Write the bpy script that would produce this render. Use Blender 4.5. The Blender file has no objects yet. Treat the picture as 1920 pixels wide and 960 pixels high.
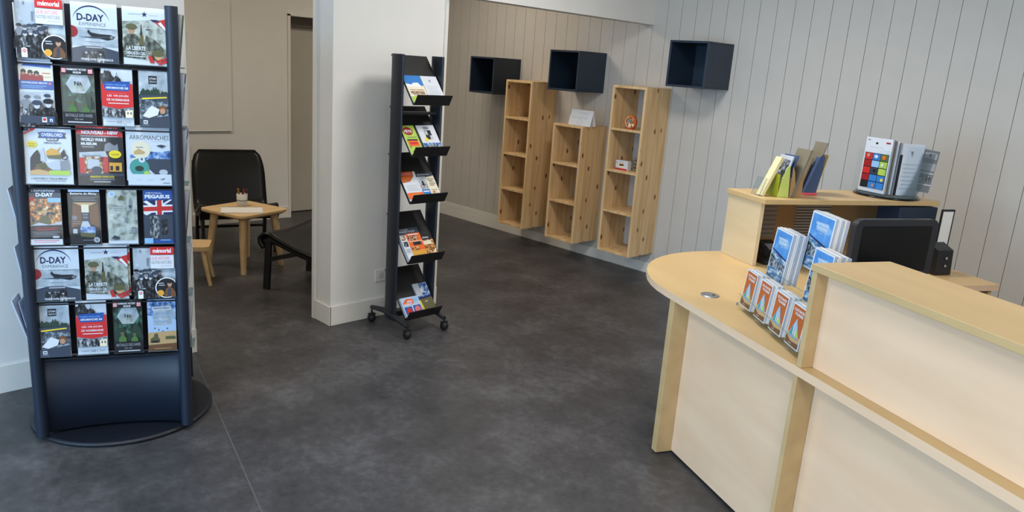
import bpy, math, random
from mathutils import Vector, Matrix
random.seed(7)
SC = bpy.context.scene
COL = SC.collection
PI = math.pi
# ------------------------------------------------------------------ render look
SC.view_settings.view_transform = 'Standard'
SC.view_settings.look = 'None'
SC.view_settings.gamma = 1.0
SC.view_settings.exposure = 0.0
SC.view_settings.use_curve_mapping = False

# ------------------------------------------------------------------ materials
def srgb(c):
    return tuple(((v/255)/12.92 if v/255 <= .04045 else ((v/255+.055)/1.055)**2.4) for v in c) + (1.0,)
MATS = {}
def newmat(name):
    m = bpy.data.materials.new(name); m.use_nodes = True
    MATS[name] = m
    return m, m.node_tree.nodes, m.node_tree.links, m.node_tree.nodes['Principled BSDF']
def flat(name, rgb, rough=.6, metal=0., spec=.5, var=0.0, vscale=6., alpha=None):
    m, n, l, b = newmat(name)
    c = srgb(rgb)
    b.inputs['Base Color'].default_value = c
    b.inputs['Roughness'].default_value = rough
    b.inputs['Metallic'].default_value = metal
    b.inputs['Specular IOR Level'].default_value = spec
    if var:
        tc = n.new('ShaderNodeTexCoord'); nz = n.new('ShaderNodeTexNoise'); rp = n.new('ShaderNodeValToRGB')
        nz.inputs['Scale'].default_value = vscale; nz.inputs['Detail'].default_value = 4
        l.new(tc.outputs['Object'], nz.inputs['Vector']); l.new(nz.outputs['Fac'], rp.inputs['Fac'])
        rp.color_ramp.elements[0].position = .3; rp.color_ramp.elements[1].position = .7
        rp.color_ramp.elements[0].color = tuple(max(0, x*(1-var)) for x in c[:3])+(1,)
        rp.color_ramp.elements[1].color = tuple(min(1, x*(1+var)) for x in c[:3])+(1,)
        l.new(rp.outputs['Color'], b.inputs['Base Color'])
    return m
def ramp_mat(name, stops, scale=10., stretch=(1, 1, 1), detail=5., rough=.4, dist=0., kind='noise', spec=.3):
    """printed picture or grain: noise in object space through a colour ramp"""
    m, n, l, b = newmat(name)
    tc = n.new('ShaderNodeTexCoord'); mp = n.new('ShaderNodeMapping'); rp = n.new('ShaderNodeValToRGB')
    mp.inputs['Scale'].default_value = stretch
    l.new(tc.outputs['Object'], mp.inputs['Vector'])
    if kind == 'noise':
        t = n.new('ShaderNodeTexNoise'); t.inputs['Detail'].default_value = detail; t.inputs['Distortion'].default_value = dist
        out = t.outputs['Fac']
    else:
        t = n.new('ShaderNodeTexVoronoi'); out = t.outputs['Distance']
    t.inputs['Scale'].default_value = scale
    l.new(mp.outputs['Vector'], t.inputs['Vector']); l.new(out, rp.inputs['Fac'])
    els = rp.color_ramp.elements
    while len(els) < len(stops): els.new(.5)
    for e, (p, c) in zip(els, stops): e.position = p; e.color = srgb(c)
    l.new(rp.outputs['Color'], b.inputs['Base Color'])
    b.inputs['Roughness'].default_value = rough
    b.inputs['Specular IOR Level'].default_value = spec
    return m
def clear(name, rgb=(250, 252, 253), mix=.05, rough=.05, body=False):
    """thin clear plastic sheet: mostly transparent with a glossy film"""
    m = bpy.data.materials.new(name); m.use_nodes = True; MATS[name] = m
    n = m.node_tree.nodes; l = m.node_tree.links; n.clear()
    o = n.new('ShaderNodeOutputMaterial'); mx = n.new('ShaderNodeMixShader')
    t = n.new('ShaderNodeBsdfTransparent'); g = n.new('ShaderNodeBsdfGlossy' if not body else 'ShaderNodeBsdfPrincipled')
    t.inputs['Color'].default_value = srgb(rgb); g.inputs['Base Color' if body else 'Color'].default_value = srgb(rgb)
    g.inputs['Roughness'].default_value = rough
    mx.inputs['Fac'].default_value = mix
    l.new(t.outputs[0], mx.inputs[1]); l.new(g.outputs[0], mx.inputs[2]); l.new(mx.outputs[0], o.inputs['Surface'])
    return m

# floor: dark mottled vinyl with long faint plank seams
def floor_mat():
    m, n, l, b = newmat('floor_vinyl')
    tc = n.new('ShaderNodeTexCoord')
    a = n.new('ShaderNodeTexNoise'); a.inputs['Scale'].default_value = 2.6; a.inputs['Detail'].default_value = 10; a.inputs['Roughness'].default_value = .68
    c = n.new('ShaderNodeTexNoise'); c.inputs['Scale'].default_value = 22; c.inputs['Detail'].default_value = 6; c.inputs['Roughness'].default_value = .7
    for t in (a, c): l.new(tc.outputs['Object'], t.inputs['Vector'])
    mx = n.new('ShaderNodeMix'); mx.data_type = 'FLOAT'; mx.inputs[0].default_value = .35
    l.new(a.outputs['Fac'], mx.inputs[2]); l.new(c.outputs['Fac'], mx.inputs[3])
    rp = n.new('ShaderNodeValToRGB'); l.new(mx.outputs[0], rp.inputs['Fac'])
    e = rp.color_ramp.elements; e[0].position = .36; e[0].color = srgb((46, 45, 46)); e[1].position = .66; e[1].color = srgb((94, 92, 93))
    mid = e.new(.5); mid.color = srgb((66, 64, 65))
    # seams
    dp = n.new('ShaderNodeVectorMath'); dp.operation = 'DOT_PRODUCT'; dp.inputs[1].default_value = (.245, .9695, 0); l.new(tc.outputs['Object'], dp.inputs[0])
    sb = n.new('ShaderNodeMath'); sb.operation = 'SUBTRACT'; sb.inputs[1].default_value = .545; l.new(dp.outputs['Value'], sb.inputs[0])
    ab = n.new('ShaderNodeMath'); ab.operation = 'ABSOLUTE'; l.new(sb.outputs[0], ab.inputs[0])
    br = n.new('ShaderNodeMath'); br.operation = 'LESS_THAN'; br.inputs[1].default_value = .0028; l.new(ab.outputs[0], br.inputs[0])
    m2 = n.new('ShaderNodeMix'); m2.data_type = 'RGBA'; l.new(br.outputs[0], m2.inputs[0]); l.new(rp.outputs['Color'], m2.inputs[6])
    m2.inputs[7].default_value = srgb((90, 87, 86)); l.new(m2.outputs[2], b.inputs['Base Color'])
    b.inputs['Roughness'].default_value = .42; b.inputs['Specular IOR Level'].default_value = .45
    bp = n.new('ShaderNodeBump'); bp.inputs['Strength'].default_value = .05; l.new(c.outputs['Fac'], bp.inputs['Height']); l.new(bp.outputs['Normal'], b.inputs['Normal'])
    return m
floor_mat()
def pine_mat():
    m, n, l, b = newmat('pine')
    tc = n.new('ShaderNodeTexCoord')
    mp = n.new('ShaderNodeMapping'); mp.inputs['Scale'].default_value = (1, 1, .07)
    l.new(tc.outputs['Object'], mp.inputs['Vector'])
    a = n.new('ShaderNodeTexNoise'); a.inputs['Scale'].default_value = 22; a.inputs['Detail'].default_value = 6; a.inputs['Distortion'].default_value = .6
    l.new(mp.outputs['Vector'], a.inputs['Vector'])
    rp = n.new('ShaderNodeValToRGB'); l.new(a.outputs['Fac'], rp.inputs['Fac'])
    e = rp.color_ramp.elements; e[0].position = .3; e[0].color = srgb((198, 158, 104)); e[1].position = .7; e[1].color = srgb((228, 196, 148))
    m3 = n.new('ShaderNodeMapping'); m3.inputs['Scale'].default_value = (1, 1, .55)
    l.new(tc.outputs['Object'], m3.inputs['Vector'])
    v = n.new('ShaderNodeTexVoronoi'); v.inputs['Scale'].default_value = 11; l.new(m3.outputs['Vector'], v.inputs['Vector'])
    kr = n.new('ShaderNodeValToRGB'); l.new(v.outputs['Distance'], kr.inputs['Fac'])
    k = kr.color_ramp.elements; k[0].position = .09; k[0].color = (1, 1, 1, 1); k[1].position = .17; k[1].color = (0, 0, 0, 1)
    mx = n.new('ShaderNodeMix'); mx.data_type = 'RGBA'; l.new(kr.outputs['Color'], mx.inputs[0]); l.new(rp.outputs['Color'], mx.inputs[6])
    mx.inputs[7].default_value = srgb((112, 66, 32)); l.new(mx.outputs[2], b.inputs['Base Color'])
    b.inputs['Roughness'].default_value = .5
    return m
pine_mat()
def pale_wood(name, c0, c1, stretch=(.18, 1, 1), scale=9, rough=.45):
    return ramp_mat(name, [(.3, c0), (.7, c1)], scale=scale, stretch=stretch, detail=6, rough=rough, dist=.4, spec=.45)
pale_wood('maple', (228, 191, 154), (238, 204, 168))
pale_wood('maple_side', (212, 186, 144), (224, 200, 160))
pale_wood('maple_top', (196, 164, 113), (207, 176, 125), rough=.36)
pale_wood('maple_shaded', (192, 160, 112), (206, 175, 126))  # maple darkened to carry the shade on inner panel faces
pale_wood('beech', (214, 176, 120), (230, 196, 146), stretch=(1, .15, 1), scale=14)
flat('wall_white', (226, 223, 216), .8, var=.015)
flat('wall_grey', (196, 190, 181), .7, var=.02)
flat('groove', (112, 106, 98), .8)
flat('trim_white', (226, 222, 212), .5)
flat('ceiling_white', (235, 234, 230), .85, var=.01)
flat('navy', (21, 32, 48), .5, var=.05)
flat('navy_dark', (14, 19, 29), .5, var=.05)
flat('cube_navy', (31, 45, 61), .45, var=.03)
flat('black_metal', (26, 28, 34), .42, var=.04)
flat('tray_black', (24, 22, 22), .45, var=.04)
flat('black_leather', (8, 7, 7), .36, spec=.35)
flat('black_wood', (20, 19, 18), .5)
flat('rubber', (18, 18, 19), .6)
flat('gloss_black', (10, 10, 12), .12)
flat('soft_black', (26, 27, 30), .42)
flat('bezel', (44, 46, 50), .35)
flat('steel', (176, 178, 180), .3, metal=.9)
flat('ceramic', (208, 205, 196), .45)
flat('paper', (238, 236, 230), .6)
flat('paper_edge', (180, 184, 192), .7)
flat('page_block', (186, 192, 202), .7)
flat('card_and_shaded_wood', (168, 132, 88), .7, var=.06)
flat('card_cream', (226, 208, 158), .65)
flat('greyboard', (122, 112, 92), .7, var=.05)
flat('green_card', (194, 206, 106), .6)
flat('yellow_plastic', (190, 184, 22), .3)
flat('pink_plastic', (222, 92, 112), .35)
flat('blue_card', (62, 82, 120), .5, var=.08)
clear('acrylic', mix=.018)
clear('acrylic_edge', (190, 205, 208), mix=.22, rough=.2, body=True)
clear('acrylic_yellow', (206, 206, 50), mix=.5, body=True, rough=.3)
clear('acrylic_smoke', (214, 220, 222), mix=.10, body=True)
# print inks
INK = dict(white=(226, 227, 229), offwhite=(206, 210, 216), red=(196, 44, 44), darkred=(150, 34, 38), navyink=(32, 40, 84), ink=(32, 34, 38), grey=(128, 132, 138),
           lgrey=(184, 188, 194), blue=(34, 78, 150), mblue=(52, 120, 190), lblue=(140, 184, 222), sky=(176, 196, 222), green=(78, 112, 62), lime=(168, 196, 84),
           dgreen=(40, 62, 52), yellow=(232, 204, 40), orange=(226, 100, 34), rust=(186, 96, 44), brown=(112, 76, 50), tan=(196, 160, 112), cream=(226, 214, 186),
           slate=(58, 66, 80), teal=(72, 150, 140), pink=(216, 110, 120), skin=(176, 136, 110), olive=(96, 92, 62), gold=(214, 156, 60))
for k, c in INK.items(): flat('ink_'+k, c, .4, spec=.3)
ramp_mat('photo_crowd', [(.36, (20, 22, 26)), (.48, (64, 66, 70)), (.56, (120, 122, 126)), (.68, (190, 192, 196))], 90, stretch=(1.2, 1, .6), detail=5, rough=.35)
ramp_mat('photo_dark', [(.4, (12, 13, 16)), (.52, (38, 40, 44)), (.6, (70, 72, 76)), (.7, (128, 130, 132))], 75, stretch=(1.2, 1, .6), detail=5, rough=.35)
ramp_mat('photo_jungle', [(.36, (12, 26, 22)), (.5, (34, 60, 48)), (.62, (76, 118, 98)), (.74, (170, 198, 184))], 40, detail=4, rough=.35)
ramp_mat('photo_haze', [(.3, (140, 150, 158)), (.55, (178, 184, 190)), (.7, (208, 212, 216))], 26, rough=.35)
ramp_mat('photo_warm', [(.36, (52, 36, 24)), (.48, (132, 84, 46)), (.56, (206, 140, 72)), (.68, (232, 210, 170))], 70, detail=3, rough=.35)
ramp_mat('photo_fire', [(.36, (40, 44, 60)), (.46, (120, 112, 92)), (.54, (206, 110, 48)), (.62, (230, 190, 120)), (.72, (220, 230, 240))], 60, detail=3, rough=.35)
ramp_mat('photo_soldier', [(.34, (28, 30, 28)), (.5, (86, 88, 78)), (.62, (140, 142, 130)), (.74, (188, 192, 186))], 55, detail=4, rough=.35)
ramp_mat('photo_map', [(.36, (120, 124, 114)), (.5, (170, 174, 164)), (.66, (196, 200, 190))], 36, detail=4, rough=.35)
ramp_mat('photo_sea', [(.34, (40, 84, 128)), (.48, (88, 128, 160)), (.58, (176, 192, 204)), (.7, (232, 238, 242))], 40, stretch=(.5, .5, 1.6), detail=5, rough=.35)
ramp_mat('photo_sky', [(.3, (60, 128, 200)), (.6, (92, 156, 216)), (.75, (170, 204, 234))], 16, rough=.35)
ramp_mat('photo_rocks', [(.36, (34, 44, 54)), (.5, (96, 104, 112)), (.64, (190, 194, 198))], 60, rough=.35)
ramp_mat('photo_street', [(.36, (40, 34, 30)), (.46, (150, 50, 44)), (.54, (160, 150, 100)), (.64, (206, 208, 196))], 70, detail=3, rough=.35)
ramp_mat('photo_blue', [(.36, (36, 60, 110)), (.5, (80, 120, 176)), (.68, (196, 212, 230))], 50, detail=4, rough=.35)
def text_lines_mat(name, base, ink, scale):
    """rows of small print"""
    m, n, l, b = newmat(name)
    tc = n.new('ShaderNodeTexCoord'); sp = n.new('ShaderNodeSeparateXYZ'); l.new(tc.outputs['Object'], sp.inputs[0])
    f = n.new('ShaderNodeMath'); f.operation = 'MULTIPLY'; f.inputs[1].default_value = scale; l.new(sp.outputs['Z'], f.inputs[0])
    g = n.new('ShaderNodeMath'); g.operation = 'FRACT'; l.new(f.outputs[0], g.inputs[0])
    h = n.new('ShaderNodeMath'); h.operation = 'GREATER_THAN'; h.inputs[1].default_value = .55; l.new(g.outputs[0], h.inputs[0])
    mx = n.new('ShaderNodeMix'); mx.data_type = 'RGBA'; l.new(h.outputs[0], mx.inputs[0])
    mx.inputs[6].default_value = srgb(base); mx.inputs[7].default_value = srgb(ink)
    l.new(mx.outputs[2], b.inputs['Base Color']); b.inputs['Roughness'].default_value = .6
    return m
text_lines_mat('list_print', (176, 166, 152), (92, 82, 74), 62)
text_lines_mat('list_pale', (150, 140, 130), (124, 114, 104), 40)
def emis(name, rgb, s):
    m = bpy.data.materials.new(name); m.use_nodes = True; MATS[name] = m
    b = m.node_tree.nodes['Principled BSDF']; b.inputs['Emission Color'].default_value = srgb(rgb); b.inputs['Emission Strength'].default_value = s
    return m
emis('lamp_diffuser', (255, 250, 242), 4)

# ------------------------------------------------------------------ mesh builder
class MB:
    def __init__(s): s.v = []; s.f = []; s.m = []; s.sm = []; s.mats = []
    def mi(s, mat):
        if mat not in s.mats: s.mats.append(mat)
        return s.mats.index(mat)
    def add(s, vs, fs, mat, smooth=False):
        o = len(s.v); s.v += [tuple(v) for v in vs]; k = s.mi(mat)
        for f in fs: s.f.append([i+o for i in f]); s.m.append(k); s.sm.append(smooth)
        return s
    def box(s, x0, y0, z0, x1, y1, z1, mat):
        v = [(x, y, z) for z in (z0, z1) for y in (y0, y1) for x in (x0, x1)]
        return s.add(v, [(0, 2, 3, 1), (4, 5, 7, 6), (0, 1, 5, 4), (2, 6, 7, 3), (0, 4, 6, 2), (1, 3, 7, 5)], mat)
    def prism(s, pts, z0, z1, mat, ax='z', smooth=False, side=None):
        """pts 2D outline extruded along axis ax"""
        n = len(pts)
        def P(p, q): return {'z': (p[0], p[1], q), 'y': (p[0], q, p[1]), 'x': (q, p[0], p[1])}[ax]
        v = [P(p, z0) for p in pts]+[P(p, z1) for p in pts]
        s.add(v, [tuple(range(n))[::-1], tuple(range(n, 2*n))], mat)
        s.add(v, [(i, (i+1) % n, n+(i+1) % n, n+i) for i in range(n)], side or mat, smooth)
        return s
    def tube(s, path, r, mat, n=10, flatten=None, caps=True):
        """round (or flattened) bar along a path; r may be a list"""
        path = [Vector(p) for p in path]; rings = []; v = []
        up = Vector((0, 0, 1))
        for i, p in enumerate(path):
            d = (path[min(i+1, len(path)-1)]-path[max(i-1, 0)]).normalized()
            a = d.cross(up)
            if a.length < 1e-3: a = Vector((1, 0, 0))
            a.normalize(); b = d.cross(a).normalized()
            rr = r[i] if isinstance(r, (list, tuple)) else r
            ra, rb = (rr, rr) if flatten is None else (rr*flatten[0], rr*flatten[1])
            v += [p+a*ra*math.cos(2*PI*k/n)+b*rb*math.sin(2*PI*k/n) for k in range(n)]
        f = [(i*n+k, i*n+(k+1) % n, (i+1)*n+(k+1) % n, (i+1)*n+k) for i in range(len(path)-1) for k in range(n)]
        s.add(v, f, mat, True)
        if caps: s.add(v, [tuple(range(n))[::-1], tuple(range(len(v)-n, len(v)))], mat)
        return s
    def bar(s, p, q, w, t, mat, side=(0, 1, 0)):
        """rectangular bar from p to q, w across 'side', t across the rest"""
        p = Vector(p); q = Vector(q); d = (q-p).normalized(); a = Vector(side).normalized(); b = d.cross(a).normalized(); a = b.cross(d).normalized()
        v = [e+a*sa*w/2+b*sb*t/2 for e in (p, q) for sa, sb in ((-1, -1), (1, -1), (1, 1), (-1, 1))]
        return s.add(v, [(3, 2, 1, 0), (4, 5, 6, 7), (0, 1, 5, 4), (1, 2, 6, 5), (2, 3, 7, 6), (3, 0, 4, 7)], mat)
    def lathe(s, prof, mat, c=(0, 0, 0), n=32, ax='z', smooth=True):
        v = []
        for r, z in prof:
            for k in range(n):
                a = 2*PI*k/n; x, y = r*math.cos(a), r*math.sin(a)
                q = {'z': (x, y, z), 'y': (x, z, y), 'x': (z, x, y)}[ax]
                v.append((c[0]+q[0], c[1]+q[1], c[2]+q[2]))
        f = [(i*n+k, i*n+(k+1) % n, (i+1)*n+(k+1) % n, (i+1)*n+k) for i in range(len(prof)-1) for k in range(n)]
        s.add(v, f, mat, smooth)
        s.add(v, [tuple(range(n))[::-1], tuple(range(len(v)-n, len(v)))], mat)
        return s
    def grid(s, fn, nu, nv, mat, thick=0.0):
        v = [fn(i/nu, j/nv) for j in range(nv+1) for i in range(nu+1)]
        f = [(j*(nu+1)+i, j*(nu+1)+i+1, (j+1)*(nu+1)+i+1, (j+1)*(nu+1)+i) for j in range(nv) for i in range(nu)]
        return s.add(v, f, mat, True)
    def build(s, name, parent=None, bevel=0, solid=0, loc=None, rot=None, mat4=None):
        me = bpy.data.meshes.new(name); me.from_pydata(s.v, [], s.f)
        for m in s.mats: me.materials.append(MATS[m])
        me.polygons.foreach_set('material_index', s.m); me.polygons.foreach_set('use_smooth', s.sm)
        me.update()
        o = bpy.data.objects.new(name, me); COL.objects.link(o)
        if parent: o.parent = parent
        if loc is not None: o.location = loc
        if rot is not None: o.rotation_euler = rot
        if mat4 is not None: o.matrix_world = mat4
        if solid:
            d = o.modifiers.new('solid', 'SOLIDIFY'); d.thickness = solid; d.offset = 0
        if bevel:
            d = o.modifiers.new('bevel', 'BEVEL'); d.width = bevel; d.segments = 2; d.limit_method = 'ANGLE'; d.angle_limit = math.radians(40)
        return o
def tag(o, label=None, cat=None, group=None, kind=None):
    for k, v in (('label', label), ('category', cat), ('group', group), ('kind', kind)):
        if v: o[k] = v
    return o
def thing(name, label, cat, loc=(0, 0, 0), rotz=0, group=None):
    o = bpy.data.objects.new(name, None); COL.objects.link(o); o.location = loc; o.rotation_euler = (0, 0, rotz); o.empty_display_size = .05
    return tag(o, label, cat, group)
def struct(mb, name, **k): return tag(mb.build(name, **k), kind='structure')

# ------------------------------------------------------------------ lettering
_tc = {}
def text_geo(s, bold=.02):
    if (s, bold) in _tc: return _tc[(s, bold)]
    cu = bpy.data.curves.new('t', 'FONT'); cu.body = s; cu.offset = bold; cu.resolution_u = 2
    o = bpy.data.objects.new('t', cu); COL.objects.link(o)
    dg = bpy.context.evaluated_depsgraph_get(); dg.update()
    me = bpy.data.meshes.new_from_object(o.evaluated_get(dg))
    v = [(p.co.x, p.co.y) for p in me.vertices]; f = [tuple(p.vertices) for p in me.polygons]
    xs = [p[0] for p in v]; ys = [p[1] for p in v]; x0, x1, y0, y1 = min(xs), max(xs), min(ys), max(ys)
    v = [((x-x0)/(x1-x0+1e-9), (y-y0)/(y1-y0+1e-9)) for x, y in v]
    bpy.data.objects.remove(o); bpy.data.curves.remove(cu); bpy.data.meshes.remove(me)
    _tc[(s, bold)] = (v, f)
    return v, f
def draw(mb, els, w, h, y0=0.0, step=.00022, x0=None):
    """printed face: local x across, z up (0..h), layers step forward along -y"""
    x0 = -w/2 if x0 is None else x0
    def X(x): return x0+x*w
    def Z(y): return h*(1-y)
    for k, e in enumerate(els):
        y = y0-step*(k+1)
        t = e[0]
        if t == 'r':
            _, a, b, c, d, m = e; P = [(a, d), (c, d), (c, b), (a, b)]
            mb.add([(X(p), y, Z(q)) for p, q in P], [(0, 1, 2, 3)], m)
        elif t == 'p':
            P = e[1]; mb.add([(X(p), y, Z(q)) for p, q in P], [tuple(range(len(P)))], e[2])
        elif t == 'c':
            _, cx, cy, r, m = e[:5]; sq = e[5] if len(e) > 5 else 1
            n = 24; pts = []
            for i in range(n):
                a = 2*PI*i/n; px = min(1, max(0, cx+r*math.cos(a))); pz = h*(1-cy)+r*w*sq*math.sin(a); pts.append((X(px), y, min(h, max(0, pz))))
            mb.add(pts, [tuple(range(n))], m)
        elif t == 'arc':
            _, cx, cy, r, th, a0, a1, m, sq = e; n = 18; v = []
            for i in range(n+1):
                a = math.radians(a0+(a1-a0)*i/n); tt = th*math.sin(PI*i/n)
                for rr in (r, r-tt): v.append((X(cx+rr*math.cos(a)), y, h*(1-cy)+rr*w*sq*math.sin(a)))
            mb.add(v, [(2*i, 2*i+1, 2*i+3, 2*i+2) for i in range(n)], m)
        elif t == 't':
            _, s_, x1, yt, x2, yb, m = e[:7]; bold = e[7] if len(e) > 7 else .02
            v, f = text_geo(s_, bold)
            mb.add([(X(x1+p*(x2-x1)), y, Z(yb+q*(yt-yb))) for p, q in v], f, m)
        elif t == 'star':
            _, cx, cy, r, m = e; pts = []
            for i in range(10):
                a = PI/2+i*PI/5; rr = r if i % 2 == 0 else r*.42; pts.append((X(cx+rr*math.cos(a)), y, h*(1-cy)+rr*w*math.sin(a)))
            pts.append((X(cx), y, h*(1-cy))); mb.add(pts, [(i, (i+1) % 10, 10) for i in range(10)], m)
    return mb
I = lambda k: 'ink_'+k
def flag(x0, y0, x1, y1, n=7):
    o = [('r', x0, y0, x1, y1, I('white'))]
    for i in range(0, n, 2): o.append(('r', x0, y0+(y1-y0)*i/n, x1, y0+(y1-y0)*(i+1)/n, I('red')))
    return o
def lines(x0, y0, x1, y1, n, m):
    o = []
    for i in range(n):
        y = y0+(y1-y0)*(i+.3)/n; o.append(('r', x0+.03*((i*7) % 3), y, x1-.05*((i*5) % 3), y+(y1-y0)/n*.35, m))
    return o
def lump(x0, x1, yt, yb, n, amp, seed, m):
    """ragged skyline of trees, rocks or a crowd"""
    r = random.Random(seed); top = []
    for i in range(n+1):
        x = x0+(x1-x0)*i/n; e = math.sin(PI*i/n)**.5
        top.append((x, yb-(yb-yt)*e*(1-amp*r.random())))
    return [('p', [(x0, yb)]+top+[(x1, yb)], m)] if False else [('p', [(top[i][0], yb), (top[i][0], top[i][1]), (top[i+1][0], top[i+1][1]), (top[i+1][0], yb)], m) for i in range(n)]
def soldier(cx, cy, k, body, helm, face=None, asp=1.0):
    """helmeted figure from head to chest; cx, cy is the chin"""
    a = asp
    o = [('p', [(cx-.16*k, cy+.42*k*a), (cx-.17*k, cy+.16*k*a), (cx-.08*k, cy+.03*k*a), (cx+.08*k, cy+.03*k*a), (cx+.17*k, cy+.16*k*a), (cx+.16*k, cy+.42*k*a)], body)]
    o.append(('c', cx, cy-.04*k*a, .062*k, face or body, 1.25))
    o.append(('c', cx, cy-.105*k*a, .1*k, helm, .62)); o.append(('p', [(cx-.11*k, cy-.085*k*a), (cx+.11*k, cy-.085*k*a), (cx+.1*k, cy-.11*k*a), (cx-.1*k, cy-.11*k*a)], helm))
    return o
def crowd(x0, x1, y, n, k, seed, asp):
    r = random.Random(seed); o = []
    for i in range(n):
        o += soldier(x0+(x1-x0)*(i+.5)/n+r.uniform(-.02, .02), y+r.uniform(-.03, .03), k*r.uniform(.85, 1.15), ['photo_dark', 'photo_crowd'][r.randrange(2)], [I('slate'), I('grey'), I('ink')][r.randrange(3)], I(['grey', 'lgrey'][r.randrange(2)]), asp)
    return o
D = {}
D['memorial'] = [('r', 0, 0, 1, 1, 'photo_haze'), ('p', [(.08, .3), (.1, 0), (.36, 0), (.38, .38), (.2, .45)], I('lgrey')), ('r', .16, .06, .2, .12, I('grey')), ('r', .32, .22, .37, .38, I('grey')),
    ('p', [(0, 1), (0, .6), (.6, .55), (.66, .66), (1, .7), (1, 1)], 'photo_dark')]+crowd(.02, .64, .5, 6, .62, 3, .72)+crowd(-.0, .6, .6, 5, .75, 5, .72)+[('p', [(0, 1), (0, .84), (.5, .8), (1, .86), (1, 1)], 'photo_dark'),
    ('r', .42, 0, .98, .15, I('red')), ('t', 'mémorial', .48, .03, .92, .115, I('white'), .03),
    ('r', .42, .16, .98, .42, I('offwhite')), ('t', 'LEUR HISTOIRE', .44, .19, .88, .25, I('pink'), 0), ('t', 'NOTRE HISTOIRE', .44, .27, .92, .33, I('grey'), 0), ('r', .66, .36, .92, .375, I('lgrey')),
    ('c', .79, .8, .28, I('white')), ('c', .79, .8, .255, I('ink')), ('r', .58, .7, .72, .715, I('lgrey')), ('r', .6, .74, .74, .755, I('lgrey')), ('c', .64, .9, .08, I('gold')),
    ('p', [(.72, .97), (.76, .83), (.84, .78), (.93, .81), (1, .9), (1, .98)], I('brown')), ('p', [(.8, .97), (.82, .82), (.89, .82), (.88, .97)], I('slate')), ('c', .86, .73, .055, I('skin'), 1.3), ('c', .86, .695, .05, I('ink'), .6),
    ('r', .1, .85, .22, 1, I('white')), ('c', .16, .88, .06, I('white')), ('c', .16, .89, .04, I('red')), ('t', 'm', .135, .875, .185, .905, I('white'))]
D['dday'] = [('r', 0, 0, 1, 1, I('offwhite')), ('r', 0, .42, 1, .74, 'photo_haze'), ('arc', .43, .335, .40, .035, 8, 170, I('navyink'), 1.0),
    ('t', 'D-DAY', .13, .19, .71, .31, I('navyink'), .03), ('t', 'EXPERIENCE', .17, .335, .75, .39, I('grey'), 0), ('r', .3, .43, .92, .44, I('grey')),
    ('c', 0, .5, .14, I('darkred')), ('p', [(.34, .5), (.36, .45), (.42, .5), (.6, .52), (.84, .52), (.92, .55), (.9, .59), (.78, .62), (.62, .6), (.42, .57)], I('ink')),
    ('p', [(.15, .585), (.5, .57), (.95, .545), (.95, .555), (.5, .6)], I('slate')), ('c', .86, .565, .035, I('grey')), ('r', .28, .655, .72, .662, I('grey')),
    ('p', [(0, 1), (0, .78), (.25, .73), (.6, .73), (1, .8), (1, 1)], I('slate')), ('p', [(.2, .93), (.22, .8), (.68, .78), (.7, .93)], 'photo_dark')]+crowd(.26, .66, .84, 4, .42, 21, .72)+[ ('r', .3, .745, .66, .76, I('lgrey')),
    ('t', 'VENEZ VIVRE L’EXPERIENCE', .18, .94, .88, .975, I('white'), .01)]
D['liberte'] = [('r', 0, 0, 1, 1, I('offwhite')), ('star', .5, .12, .075, I('navyink')), ('t', 'AIRBORNE', .14, .115, .42, .135, I('grey'), 0), ('r', .6, .12, .8, .135, I('lgrey')),
    ('p', [(0, .26), (1, .18), (1, .96), (0, .88)], 'photo_map'), ('p', [(.0, .88), (.0, .6), (.5, .66), (.5, .9)], 'photo_soldier')]+soldier(.2, .44, 1.25, 'photo_soldier', I('olive'), I('skin'), .72)+[
    ('p', [(.38, .6), (.41, .3), (.425, .3), (.45, .6)], I('ink')), ('p', [(.36, .66), (.39, .48), (.46, .48), (.47, .66)], I('olive')), ('p', [(.46, .66), (.52, .48), (.72, .55), (.92, .7), (1, .8), (1, .95), (.6, .9)], 'photo_soldier'),
    ('c', .78, .84, .085, I('tan'), 1), ('c', .78, .785, .14, I('olive'), .62), ('r', .52, .37, .62, .385, I('slate')),
    ('p', [(.72, .24), (1, .17), (1, .4), (.86, .32)], I('red')), ('p', [(.8, .26), (.86, .23), (1, .36), (.99, .4)], I('white')), ('p', [(.78, .2), (.62, .2), (.7, .24), (.86, .23)], I('navyink')),
    ('p', [(.55, .85), (.62, .82), (.7, .96), (.6, .96)], I('red')), ('p', [(.72, .92), (1, .84), (1, .87), (.76, .96)], I('red')), ('p', [(.76, .97), (1, .89), (1, .93), (.82, .99)], I('red')),
    ('t', 'LA LIBERTE', .08, .68, .5, .75, I('white'), .02), ('t', 'VENUE DU CIEL', .08, .775, .5, .83, I('white'), .02), ('r', .08, .85, .5, .862, I('white'))]
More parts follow.
